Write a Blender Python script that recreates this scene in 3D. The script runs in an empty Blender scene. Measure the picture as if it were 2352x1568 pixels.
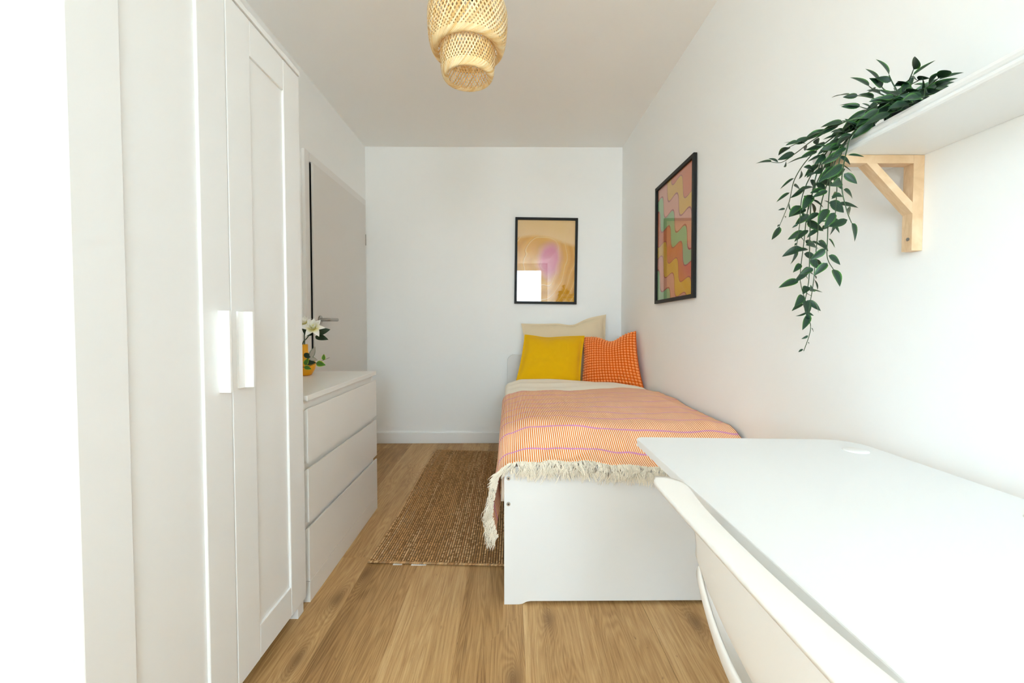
import bpy, bmesh, math, random
from mathutils import Vector, Matrix, noise

random.seed(7)
scene = bpy.context.scene
COL = scene.collection
PI = math.pi

# ------------------------------------------------------------------ camera
FPX, CAMH = 955.0, 1.05
cam_data = bpy.data.cameras.new('camera')
cam = bpy.data.objects.new('camera', cam_data)
COL.objects.link(cam)
scene.camera = cam
cam_data.sensor_width = 36.0
cam_data.lens = 36.0 * FPX / 2352.0
cam_data.shift_y = -13.0 / 2352.0
cam_data.clip_start = 0.02
cam.location = (0, 0, CAMH)
cam.rotation_euler = (math.radians(90 - 1.7393), 0, math.radians(-0.41996))

# ------------------------------------------------------------------ world, daylight
world = bpy.data.worlds.new('daylight_sky')
scene.world = world
world.use_nodes = True
wn = world.node_tree
bg = wn.nodes['Background']
# bright overcast sky above the horizon, duller street and ground below it
wtc = wn.nodes.new('ShaderNodeTexCoord')
wsep = wn.nodes.new('ShaderNodeSeparateXYZ')
wramp = wn.nodes.new('ShaderNodeValToRGB')
wramp.color_ramp.elements[0].position = 0.49
wramp.color_ramp.elements[0].color = (0.50, 0.57, 0.58, 1)
wramp.color_ramp.elements[1].position = 0.53
wramp.color_ramp.elements[1].color = (0.65, 0.855, 1.0, 1)
wmr = wn.nodes.new('ShaderNodeMapRange')
wmr.inputs['From Min'].default_value = -1.0
wn.links.new(wtc.outputs['Generated'], wsep.inputs[0])
wn.links.new(wsep.outputs[2], wmr.inputs['Value'])
wn.links.new(wmr.outputs[0], wramp.inputs['Fac'])
wn.links.new(wramp.outputs['Color'], bg.inputs['Color'])
bg.inputs['Strength'].default_value = 12.0

vs = scene.view_settings
vs.view_transform = 'Standard'
vs.look = 'None'
vs.gamma = 1.0
vs.use_curve_mapping = False
vs.exposure = 1.29
cy = scene.cycles
cy.use_denoising = True
cy.use_adaptive_sampling = True
cy.adaptive_threshold = 0.10
cy.adaptive_min_samples = 40
cy.use_light_tree = False
cy.denoising_prefilter = 'ACCURATE'
cy.max_bounces = 14
cy.diffuse_bounces = 13
cy.glossy_bounces = 4
cy.transmission_bounces = 6
cy.transparent_max_bounces = 16
cy.caustics_reflective = False
cy.caustics_refractive = False

# room extents
XL, XR, YB, YW, ZC = -1.235, 0.979, 3.623, -3.4, 2.563
WX0, WX1, WZ0, WZ1 = 0.10, 0.88, 0.95, 2.45        # window opening in the wall behind the camera
LW0, LW1 = -3.2, -1.8                             # opening (along y) in the left wall, window added to flatten the light

def portal(loc, rot, w, h):
    pl = bpy.data.lights.new('window_portal', 'AREA')
    pl.shape = 'RECTANGLE'
    pl.size = w
    pl.size_y = h
    pl.cycles.is_portal = True
    o = bpy.data.objects.new('window_portal', pl)
    COL.objects.link(o)
    o.location = loc
    o.rotation_euler = rot
portal(((WX0 + WX1) / 2, YW - 0.03, (WZ0 + WZ1) / 2), (math.radians(90), 0, 0), WX1 - WX0, WZ1 - WZ0)
portal((XL - 0.03, (LW0 + LW1) / 2, (WZ0 + WZ1) / 2), (math.radians(90), 0, math.radians(-90)), LW1 - LW0, WZ1 - WZ0)  # daylight through the added left window

# ------------------------------------------------------------------ materials
def new_mat(name):
    m = bpy.data.materials.new(name)
    m.use_nodes = True
    nt = m.node_tree
    return m, nt, nt.nodes['Principled BSDF']

def nd(nt, kind, **kw):
    n = nt.nodes.new(kind)
    for k, v in kw.items():
        setattr(n, k, v)
    return n

def lk(nt, a, b):
    nt.links.new(a, b)

def c4(c):
    return (c[0], c[1], c[2], 1.0)

def srgb(r, g, b):
    f = lambda v: (v / 255.0 / 12.92) if v / 255.0 <= 0.04045 else ((v / 255.0 + 0.055) / 1.055) ** 2.4
    return (f(r), f(g), f(b))

def plain(name, col, rough=0.5, metal=0.0, spec=0.5, bump=0.0, bscale=200.0, var=0.0, vscale=3.0, sheen=0.0, coat=0.0):
    m, nt, b = new_mat(name)
    b.inputs['Base Color'].default_value = c4(col)
    b.inputs['Roughness'].default_value = rough
    b.inputs['Metallic'].default_value = metal
    b.inputs['Specular IOR Level'].default_value = spec
    if sheen:
        b.inputs['Sheen Weight'].default_value = sheen
    if coat:
        b.inputs['Coat Weight'].default_value = coat
        b.inputs['Coat Roughness'].default_value = 0.15
    tc = nd(nt, 'ShaderNodeTexCoord')
    if var:
        nz = nd(nt, 'ShaderNodeTexNoise')
        nz.inputs['Scale'].default_value = vscale
        nz.inputs['Detail'].default_value = 4
        lk(nt, tc.outputs['Object'], nz.inputs['Vector'])
        mx = nd(nt, 'ShaderNodeMix', data_type='RGBA')
        mx.inputs[6].default_value = c4([max(0, v * (1 - var)) for v in col])
        mx.inputs[7].default_value = c4([min(1, v * (1 + var)) for v in col])
        lk(nt, nz.outputs['Fac'], mx.inputs[0])
        lk(nt, mx.outputs[2], b.inputs['Base Color'])
    if bump:
        nz = nd(nt, 'ShaderNodeTexNoise')
        nz.inputs['Scale'].default_value = bscale
        nz.inputs['Detail'].default_value = 3
        lk(nt, tc.outputs['Object'], nz.inputs['Vector'])
        bp = nd(nt, 'ShaderNodeBump')
        bp.inputs['Strength'].default_value = bump
        bp.inputs['Distance'].default_value = 0.002
        lk(nt, nz.outputs['Fac'], bp.inputs['Height'])
        lk(nt, bp.outputs['Normal'], b.inputs['Normal'])
    return m

def mathn(nt, op, a, b=None, c=None):
    n = nd(nt, 'ShaderNodeMath', operation=op)
    for i, v in enumerate((a, b, c)):
        if v is None:
            continue
        if isinstance(v, (int, float)):
            n.inputs[i].default_value = v
        else:
            lk(nt, v, n.inputs[i])
    return n.outputs[0]

def ramp(nt, fac, stops, interp='LINEAR'):
    r = nd(nt, 'ShaderNodeValToRGB')
    r.color_ramp.interpolation = interp
    el = r.color_ramp.elements
    while len(el) < len(stops):
        el.new(0.5)
    for e, (p, c) in zip(el, stops):
        e.position = p
        e.color = c4(c)
    lk(nt, fac, r.inputs['Fac'])
    return r.outputs['Color']

def mixc(nt, fac, a, b, blend='MIX'):
    n = nd(nt, 'ShaderNodeMix', data_type='RGBA', blend_type=blend)
    for sock, v in ((n.inputs[0], fac), (n.inputs[6], a), (n.inputs[7], b)):
        if isinstance(v, (int, float)):
            sock.default_value = v
        elif isinstance(v, tuple):
            sock.default_value = c4(v)
        else:
            lk(nt, v, sock)
    return n.outputs[2]

M = {}
M['wall'] = plain('wall_paint', (0.895, 0.90, 0.893), 0.7, spec=0.25)
M['ceiling'] = plain('ceiling_paint', (0.90, 0.89, 0.87), 0.8, spec=0.2)
M['white_lacquer'] = plain('white_lacquer', (0.80, 0.805, 0.80), 0.38, spec=0.4)
M['white_chest'] = plain('white_foil', (0.80, 0.785, 0.755), 0.32, spec=0.45)
M['white_handle'] = plain('white_plastic', (0.86, 0.86, 0.85), 0.35, spec=0.5)
M['bed_white'] = plain('white_bed_foil', (0.71, 0.71, 0.70), 0.42, spec=0.4)
M['skirting'] = plain('skirting_paint', (0.85, 0.85, 0.85), 0.45)
M['door'] = plain('door_paint', (0.74, 0.715, 0.685), 0.5, spec=0.35)
M['casing'] = plain('casing_paint', (0.80, 0.785, 0.765), 0.5, spec=0.35)
M['desk'] = plain('desk_laminate', (0.79, 0.80, 0.80), 0.4, spec=0.4)
M['chair'] = plain('cream_plastic', (0.80, 0.77, 0.725), 0.45, spec=0.4)
M['steel'] = plain('brushed_steel', (0.42, 0.40, 0.37), 0.3, metal=1.0)
M['chrome'] = plain('zinc_steel', (0.5, 0.5, 0.5), 0.25, metal=1.0)
M['dark'] = plain('dark_gap', (0.03, 0.03, 0.03), 0.7)
M['black_frame'] = plain('black_frame', (0.012, 0.0115, 0.011), 0.5, spec=0.25)
M['pot'] = plain('black_pot', (0.02, 0.02, 0.022), 0.5)
M['soil'] = plain('potting_soil', (0.03, 0.02, 0.012), 0.95, bump=1.0, bscale=150)
M['stem'] = plain('vine_stem', (0.035, 0.075, 0.03), 0.5)
M['vase'] = plain('yellow_glaze', srgb(238, 166, 8), 0.35, spec=0.5, var=0.03)
M['metal_leg'] = plain('white_metal', (0.8, 0.8, 0.8), 0.4, spec=0.5)
M['bulb'] = plain('bulb_glass', (0.9, 0.88, 0.82), 0.15, spec=0.6)
M['cord'] = plain('black_cord', (0.02, 0.02, 0.02), 0.6)
M['tag_white'] = plain('rug_tag', (0.85, 0.85, 0.83), 0.8)
M['mattress'] = plain('mattress_ticking', (0.78, 0.77, 0.74), 0.9, bump=0.3, bscale=150)

def fabric(name, col, scale=900.0, bump=0.35, var=0.05, wr=0.35):
    m, nt, b = new_mat(name)
    b.inputs['Roughness'].default_value = 0.9
    b.inputs['Specular IOR Level'].default_value = 0.15
    b.inputs['Sheen Weight'].default_value = 0.15
    tc = nd(nt, 'ShaderNodeTexCoord')
    n1 = nd(nt, 'ShaderNodeTexNoise'); n1.inputs['Scale'].default_value = scale; n1.inputs['Detail'].default_value = 2
    n2 = nd(nt, 'ShaderNodeTexNoise'); n2.inputs['Scale'].default_value = 9; n2.inputs['Detail'].default_value = 5; n2.inputs['Distortion'].default_value = 1.2
    lk(nt, tc.outputs['Object'], n1.inputs['Vector']); lk(nt, tc.outputs['Object'], n2.inputs['Vector'])
    col_o = mixc(nt, n1.outputs['Fac'], tuple(v * (1 - var) for v in col), tuple(min(1, v * (1 + var)) for v in col))
    lk(nt, col_o, b.inputs['Base Color'])
    b1 = nd(nt, 'ShaderNodeBump'); b1.inputs['Strength'].default_value = wr; b1.inputs['Distance'].default_value = 0.012
    lk(nt, n2.outputs['Fac'], b1.inputs['Height'])
    b2 = nd(nt, 'ShaderNodeBump'); b2.inputs['Strength'].default_value = bump; b2.inputs['Distance'].default_value = 0.001
    lk(nt, n1.outputs['Fac'], b2.inputs['Height']); lk(nt, b1.outputs['Normal'], b2.inputs['Normal'])
    lk(nt, b2.outputs['Normal'], b.inputs['Normal'])
    return m

M['cream_cotton'] = fabric('cream_cotton', srgb(240, 230, 212))
M['beige_cotton'] = fabric('beige_cotton', srgb(222, 204, 172))
M['yellow_cotton'] = fabric('yellow_cotton', srgb(224, 172, 0), wr=0.15)
M['orange_base'] = fabric('orange_ground_cloth', srgb(212, 92, 10), wr=0.1)
M['orange_tuft'] = fabric('orange_velvet', srgb(246, 152, 84), wr=0.0)
M['fringe'] = fabric('fringe_cotton', srgb(247, 238, 220), wr=0.0)

def oak_floor():
    m, nt, b = new_mat('oak_plank')
    tc = nd(nt, 'ShaderNodeTexCoord'); oi = nd(nt, 'ShaderNodeObjectInfo')
    off = nd(nt, 'ShaderNodeCombineXYZ')
    lk(nt, mathn(nt, 'MULTIPLY', oi.outputs['Random'], 41.3), off.inputs[0])
    lk(nt, mathn(nt, 'MULTIPLY', oi.outputs['Random'], 97.7), off.inputs[1])
    lk(nt, mathn(nt, 'MULTIPLY', oi.outputs['Random'], 13.1), off.inputs[2])
    add = nd(nt, 'ShaderNodeVectorMath', operation='ADD')
    lk(nt, tc.outputs['Object'], add.inputs[0]); lk(nt, off.outputs[0], add.inputs[1])
    def mapped(sx, sy, sz):
        v = nd(nt, 'ShaderNodeVectorMath', operation='MULTIPLY')
        lk(nt, add.outputs[0], v.inputs[0]); v.inputs[1].default_value = (sx, sy, sz)
        return v.outputs[0]
    def nz(vec, detail, dist=0.0, rough=0.5):
        n = nd(nt, 'ShaderNodeTexNoise'); n.inputs['Scale'].default_value = 1.0
        n.inputs['Detail'].default_value = detail; n.inputs['Distortion'].default_value = dist; n.inputs['Roughness'].default_value = rough
        lk(nt, vec, n.inputs['Vector']); return n.outputs['Fac']
    # sparse knots bend the growth rings around them
    vo = nd(nt, 'ShaderNodeTexVoronoi', voronoi_dimensions='2D'); vo.inputs['Scale'].default_value = 1.0; vo.inputs['Randomness'].default_value = 1.0
    lk(nt, mapped(4.0, 1.5, 0.0), vo.inputs['Vector'])
    kd = vo.outputs['Distance']
    vc = nd(nt, 'ShaderNodeSeparateColor'); lk(nt, vo.outputs['Color'], vc.inputs[0])
    has = mathn(nt, 'GREATER_THAN', vc.outputs[0], 0.5)
    kn = mathn(nt, 'MULTIPLY', mathn(nt, 'POWER', 2.718, mathn(nt, 'MULTIPLY', kd, -9.0)), has)
    big = nz(mapped(5.5, 0.42, 1.0), 3.0, 0.5)
    field = mathn(nt, 'ADD', big, mathn(nt, 'MULTIPLY', kn, 0.28))
    rings = mathn(nt, 'SINE', mathn(nt, 'MULTIPLY', field, 230.0))
    rings01 = mathn(nt, 'MULTIPLY_ADD', rings, 0.5, 0.5)
    fine = nz(mapped(230.0, 5.0, 1.0), 4.0, 0.3, 0.65)
    mid = nz(mapped(18.0, 1.0, 1.0), 4.0, 1.0)
    pores = nz(mapped(420.0, 16.0, 1.0), 2.0)
    tone = mathn(nt, 'MULTIPLY_ADD', oi.outputs['Random'], 0.26, -0.13)
    v = mathn(nt, 'MULTIPLY_ADD', rings01, 0.13, mathn(nt, 'MULTIPLY_ADD', mid, 0.42, mathn(nt, 'MULTIPLY_ADD', fine, 0.66, mathn(nt, 'MULTIPLY_ADD', big, 0.35, mathn(nt, 'ADD', tone, -0.25)))))
    col = ramp(nt, v, [(0.18, srgb(128, 93, 55)), (0.42, srgb(170, 131, 84)), (0.62, srgb(192, 154, 104)), (0.88, srgb(212, 178, 130))])
    core = mathn(nt, 'MULTIPLY', mathn(nt, 'LESS_THAN', kd, 0.16), has)
    corefade = mathn(nt, 'MULTIPLY', mathn(nt, 'POWER', 2.718, mathn(nt, 'MULTIPLY', mathn(nt, 'POWER', mathn(nt, 'DIVIDE', kd, 0.085), 2.0), -1.0)), has)
    speck = nz(mapped(60.0, 26.0, 3.0), 1.0)
    smr = nd(nt, 'ShaderNodeMapRange'); smr.inputs['From Min'].default_value = 0.74; smr.inputs['From Max'].default_value = 0.84; smr.inputs['To Max'].default_value = 0.6
    lk(nt, speck, smr.inputs['Value'])
    specks = smr.outputs[0]
    dark = mathn(nt, 'MAXIMUM', mathn(nt, 'MULTIPLY', corefade, 0.6), specks)
    col = mixc(nt, dark, col, srgb(94, 62, 34))
    pd = mathn(nt, 'MULTIPLY', mathn(nt, 'GREATER_THAN', pores, 0.62), 0.22)
    col = mixc(nt, pd, col, srgb(112, 78, 46))
    lk(nt, col, b.inputs['Base Color'])
    b.inputs['Roughness'].default_value = 0.5
    b.inputs['Specular IOR Level'].default_value = 0.35
    bp = nd(nt, 'ShaderNodeBump'); bp.inputs['Strength'].default_value = 0.25; bp.inputs['Distance'].default_value = 0.001
    lk(nt, fine, bp.inputs['Height']); lk(nt, bp.outputs['Normal'], b.inputs['Normal'])
    return m
M['oak'] = oak_floor()

def pine():
    m, nt, b = new_mat('aspen_wood')
    tc = nd(nt, 'ShaderNodeTexCoord')
    mp = nd(nt, 'ShaderNodeMapping'); mp.inputs['Scale'].default_value = (14, 60, 14); mp.inputs['Rotation'].default_value = (0, 0.6, 0)
    lk(nt, tc.outputs['Object'], mp.inputs['Vector'])
    n = nd(nt, 'ShaderNodeTexNoise'); n.inputs['Scale'].default_value = 1.5; n.inputs['Detail'].default_value = 4; n.inputs['Distortion'].default_value = 0.8
    lk(nt, mp.outputs[0], n.inputs['Vector'])
    col = ramp(nt, n.outputs['Fac'], [(0.2, srgb(200, 164, 124)), (0.5, srgb(218, 186, 148)), (0.8, srgb(230, 204, 170))])
    lk(nt, col, b.inputs['Base Color']); b.inputs['Roughness'].default_value = 0.55
    return m
M['aspen'] = pine()

def attr_mat(name, rough=0.9, bump=0.0, trans=0.0, nscale=400, nvar=0.25):
    m, nt, b = new_mat(name)
    a = nd(nt, 'ShaderNodeVertexColor', layer_name='col')
    tc = nd(nt, 'ShaderNodeTexCoord')
    n = nd(nt, 'ShaderNodeTexNoise'); n.inputs['Scale'].default_value = nscale; n.inputs['Detail'].default_value = 2
    lk(nt, tc.outputs['Object'], n.inputs['Vector'])
    k = mathn(nt, 'MULTIPLY_ADD', n.outputs['Fac'], 2 * nvar, 1 - nvar)
    sc = nd(nt, 'ShaderNodeVectorMath', operation='SCALE')
    lk(nt, a.outputs['Color'], sc.inputs[0]); lk(nt, k, sc.inputs['Scale'])
    lk(nt, sc.outputs[0], b.inputs['Base Color'])
    b.inputs['Roughness'].default_value = rough
    b.inputs['Specular IOR Level'].default_value = 0.2
    if trans:
        out = nt.nodes['Material Output']
        tr = nd(nt, 'ShaderNodeBsdfTranslucent'); lk(nt, sc.outputs[0], tr.inputs['Color'])
        mx = nd(nt, 'ShaderNodeMixShader'); mx.inputs[0].default_value = trans
        lk(nt, b.outputs[0], mx.inputs[1]); lk(nt, tr.outputs[0], mx.inputs[2]); lk(nt, mx.outputs[0], out.inputs[0])
    return m
M['jute'] = attr_mat('jute_yarn', 0.95, nscale=300, nvar=0.35)
M['bamboo'] = attr_mat('bamboo_strip', 0.5, trans=0.12, nscale=60, nvar=0.12)

def leaf_mat(name, dark, mid, edge, rnd=0.9):
    m, nt, b = new_mat(name)
    uv = nd(nt, 'ShaderNodeUVMap'); sp = nd(nt, 'ShaderNodeSeparateXYZ'); lk(nt, uv.outputs[0], sp.inputs[0])
    u = mathn(nt, 'ABSOLUTE', mathn(nt, 'MULTIPLY_ADD', sp.outputs[0], 2.0, -1.0))      # 0 midrib .. 1 margin
    veins = mathn(nt, 'MULTIPLY_ADD', mathn(nt, 'COSINE', mathn(nt, 'MULTIPLY', u, 18.0)), 0.5, 0.5)
    base = mixc(nt, mathn(nt, 'MULTIPLY', mathn(nt, 'POWER', veins, 3.0), 0.7), dark, mid)
    oi = nd(nt, 'ShaderNodeObjectInfo')
    rim = nd(nt, 'ShaderNodeMapRange'); rim.inputs['From Min'].default_value = 0.62; rim.inputs['From Max'].default_value = 1.0
    lk(nt, u, rim.inputs['Value'])
    amt = mathn(nt, 'MULTIPLY', rim.outputs[0], mathn(nt, 'MULTIPLY_ADD', oi.outputs['Random'], rnd, 1.0 - rnd))
    col = mixc(nt, amt, base, edge)
    lk(nt, col, b.inputs['Base Color'])
    b.inputs['Roughness'].default_value = 0.42
    b.inputs['Specular IOR Level'].default_value = 0.4
    return m
M['leaf'] = leaf_mat('vine_leaf', (0.007, 0.026, 0.016), (0.026, 0.085, 0.036), (0.07, 0.25, 0.02))
M['leaf_lime'] = leaf_mat('lime_edged_leaf', (0.05, 0.16, 0.012), (0.08, 0.2, 0.02), (0.45, 0.66, 0.03), 0.1)
M['leaf_pale'] = leaf_mat('pale_centred_leaf', (0.52, 0.44, 0.40), (0.16, 0.24, 0.13), (0.03, 0.10, 0.03), 0.1)
M['leaf_dark'] = leaf_mat('lily_leaf', (0.008, 0.025, 0.008), (0.02, 0.05, 0.015), (0.02, 0.05, 0.01))

def petal_mat():
    m, nt, b = new_mat('lily_petal')
    uv = nd(nt, 'ShaderNodeUVMap'); sp = nd(nt, 'ShaderNodeSeparateXYZ'); lk(nt, uv.outputs[0], sp.inputs[0])
    col = ramp(nt, sp.outputs[1], [(0.0, srgb(226, 214, 80)), (0.3, srgb(246, 242, 200)), (0.6, srgb(250, 250, 246))])
    lk(nt, col, b.inputs['Base Color']); b.inputs['Roughness'].default_value = 0.6
    return m
M['petal'] = petal_mat()

def stripes():
    m, nt, b = new_mat('striped_throw_cloth')
    uv = nd(nt, 'ShaderNodeUVMap'); sp = nd(nt, 'ShaderNodeSeparateXYZ'); lk(nt, uv.outputs[0], sp.inputs[0])
    s, t = sp.outputs[0], sp.outputs[1]                        # metres across / metres along
    ph = mathn(nt, 'FRACT', mathn(nt, 'MULTIPLY', s, 1 / 0.0083))
    tri = mathn(nt, 'ABSOLUTE', mathn(nt, 'MULTIPLY_ADD', ph, 2.0, -1.0))
    f = nd(nt, 'ShaderNodeMapRange'); f.inputs['From Min'].default_value = 0.42; f.inputs['From Max'].default_value = 0.56
    lk(nt, tri, f.inputs['Value'])
    weave = mathn(nt, 'MULTIPLY_ADD', mathn(nt, 'SINE', mathn(nt, 'MULTIPLY', t, 2600.0)), 0.5, 0.5)
    white = mixc(nt, mathn(nt, 'MULTIPLY', weave, 0.22), srgb(252, 242, 222), srgb(242, 186, 124))
    orange = mixc(nt, mathn(nt, 'MULTIPLY', weave, 0.18), srgb(230, 124, 36), srgb(244, 166, 92))
    col = mixc(nt, f.outputs[0], white, orange)
    # narrow lilac lines across, every 12 cm; they lie over the white threads
    pt = mathn(nt, 'FRACT', mathn(nt, 'MULTIPLY', mathn(nt, 'ADD', t, 0.035), 1 / 0.125))
    ln = mathn(nt, 'LESS_THAN', pt, 0.07)
    col = mixc(nt, mathn(nt, 'MULTIPLY', ln, mathn(nt, 'MULTIPLY_ADD', f.outputs[0], -0.5, 0.85)), col, srgb(206, 140, 226))
    lk(nt, col, b.inputs['Base Color'])
    b.inputs['Roughness'].default_value = 0.9; b.inputs['Specular IOR Level'].default_value = 0.15
    bp = nd(nt, 'ShaderNodeBump'); bp.inputs['Strength'].default_value = 0.5; bp.inputs['Distance'].default_value = 0.0015
    lk(nt, tri, bp.inputs['Height']); lk(nt, bp.outputs['Normal'], b.inputs['Normal'])
    return m
M['stripes'] = stripes()

def glass():
    m, nt, b = new_mat('picture_glass')
    out = nt.nodes['Material Output']
    tr = nd(nt, 'ShaderNodeBsdfTransparent'); gl = nd(nt, 'ShaderNodeBsdfGlossy'); gl.inputs['Roughness'].default_value = 0.012
    lw = nd(nt, 'ShaderNodeLayerWeight')
    fr_ = mathn(nt, 'MULTIPLY_ADD', mathn(nt, 'POWER', lw.outputs['Facing'], 5.0), 0.96, 0.04)
    mx = nd(nt, 'ShaderNodeMixShader')
    lk(nt, fr_, mx.inputs[0]); lk(nt, tr.outputs[0], mx.inputs[1]); lk(nt, gl.outputs[0], mx.inputs[2])
    lk(nt, mx.outputs[0], out.inputs[0])
    return m
M['glass'] = glass()

def window_glass():
    m, nt, b = new_mat('window_glass')
    out = nt.nodes['Material Output']
    tr = nd(nt, 'ShaderNodeBsdfTransparent'); gl = nd(nt, 'ShaderNodeBsdfGlossy'); gl.inputs['Roughness'].default_value = 0.0
    mx = nd(nt, 'ShaderNodeMixShader'); mx.inputs[0].default_value = 0.05
    lk(nt, tr.outputs[0], mx.inputs[1]); lk(nt, gl.outputs[0], mx.inputs[2]); lk(nt, mx.outputs[0], out.inputs[0])
    return m
M['window_glass'] = window_glass()

def print_marble():
    m, nt, b = new_mat('marbled_print')
    uv = nd(nt, 'ShaderNodeUVMap'); sp = nd(nt, 'ShaderNodeSeparateXYZ'); lk(nt, uv.outputs[0], sp.inputs[0])
    u, v = sp.outputs[0], sp.outputs[1]
    n1 = nd(nt, 'ShaderNodeTexNoise'); n1.inputs['Scale'].default_value = 1.6; n1.inputs['Detail'].default_value = 1.5; n1.inputs['Distortion'].default_value = 0.6
    lk(nt, uv.outputs[0], n1.inputs['Vector'])
    # distance from the pink heart of the print, stretched into an arch
    du = mathn(nt, 'MULTIPLY_ADD', u, 1.0, -0.56); dv = mathn(nt, 'ADD', v, -0.50)
    dist = mathn(nt, 'SQRT', mathn(nt, 'ADD', mathn(nt, 'MULTIPLY', du, du), mathn(nt, 'MULTIPLY', mathn(nt, 'MULTIPLY', dv, dv), 1.1)))
    w = mathn(nt, 'MULTIPLY_ADD', mathn(nt, 'ADD', n1.outputs['Fac'], -0.5), 0.5, dist)
    gold = ramp(nt, mathn(nt, 'FRACT', mathn(nt, 'MULTIPLY', mathn(nt, 'MULTIPLY_ADD', w, 1.0, mathn(nt, 'MULTIPLY', u, 0.45)), 6.0)),
                [(0.0, srgb(190, 128, 14)), (0.05, srgb(228, 168, 60)), (0.5, srgb(212, 150, 34)), (0.92, srgb(226, 164, 52)), (1.0, srgb(246, 214, 140))])
    edge_v = mathn(nt, 'ADD', v, mathn(nt, 'MULTIPLY_ADD', mathn(nt, 'SINE', mathn(nt, 'MULTIPLY', u, 4.2)), -0.045, mathn(nt, 'MULTIPLY', u, 0.05)))
    top = nd(nt, 'ShaderNodeMapRange'); top.inputs['From Min'].default_value = 0.755; top.inputs['From Max'].default_value = 0.80
    lk(nt, edge_v, top.inputs['Value'])
    sky = mixc(nt, n1.outputs['Fac'], srgb(238, 198, 128), srgb(232, 198, 152))
    col = mixc(nt, top.outputs[0], gold, sky)
    pk = nd(nt, 'ShaderNodeMapRange', interpolation_type='SMOOTHSTEP'); pk.inputs['From Min'].default_value = 0.27; pk.inputs['From Max'].default_value = 0.10
    lk(nt, mathn(nt, 'MULTIPLY_ADD', mathn(nt, 'ADD', n1.outputs['Fac'], -0.5), 0.25, dist), pk.inputs['Value'])
    col = mixc(nt, pk.outputs[0], col, mixc(nt, pk.outputs[0], srgb(212, 150, 182), srgb(206, 104, 134)))
    lk(nt, col, b.inputs['Base Color']); b.inputs['Roughness'].default_value = 0.6; b.inputs['Specular IOR Level'].default_value = 0.1
    return m
M['print_marble'] = print_marble()

def print_waves():
    m, nt, b = new_mat('wavy_print')
    uv = nd(nt, 'ShaderNodeUVMap'); sp = nd(nt, 'ShaderNodeSeparateXYZ'); lk(nt, uv.outputs[0], sp.inputs[0])
    u, v = sp.outputs[0], sp.outputs[1]
    # bands step down the sheet from top left to bottom right in fat S waves
    x = mathn(nt, 'MULTIPLY_ADD', mathn(nt, 'ADD', u, mathn(nt, 'MULTIPLY_ADD', v, -0.95, 0.95 * 0.62 - 0.38)), 2 * PI / 0.50, PI / 2)
    wob = mathn(nt, 'MULTIPLY', mathn(nt, 'SINE', x), -0.050)
    p = mathn(nt, 'ADD', mathn(nt, 'MULTIPLY_ADD', u, 0.38, mathn(nt, 'MULTIPLY_ADD', v, 0.68, 0.08)), wob)
    ye, pi_, gr, co, ma = srgb(222, 176, 72), srgb(222, 160, 136), srgb(150, 190, 138), srgb(214, 126, 86), srgb(178, 120, 118)
    ln = srgb(176, 96, 84)
    seq = [ma, gr, pi_, ye, co, gr, pi_, ye, co]
    stops = []
    x0, st = 0.0, 0.118
    for i, c in enumerate(seq):
        stops.append((min(0.999, x0 + i * st), c))
        if i < len(seq) - 1:
            stops.append((min(0.999, x0 + (i + 1) * st - 0.010), ln))
    r = ramp(nt, p, stops, 'CONSTANT')
    lk(nt, r, b.inputs['Base Color']); b.inputs['Roughness'].default_value = 0.6; b.inputs['Specular IOR Level'].default_value = 0.1
    return m
M['print_waves'] = print_waves()

# ------------------------------------------------------------------ builders
def world_off(parent):
    o = Vector((0, 0, 0))
    while parent is not None:
        o += parent.location
        parent = parent.parent
    return o

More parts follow.
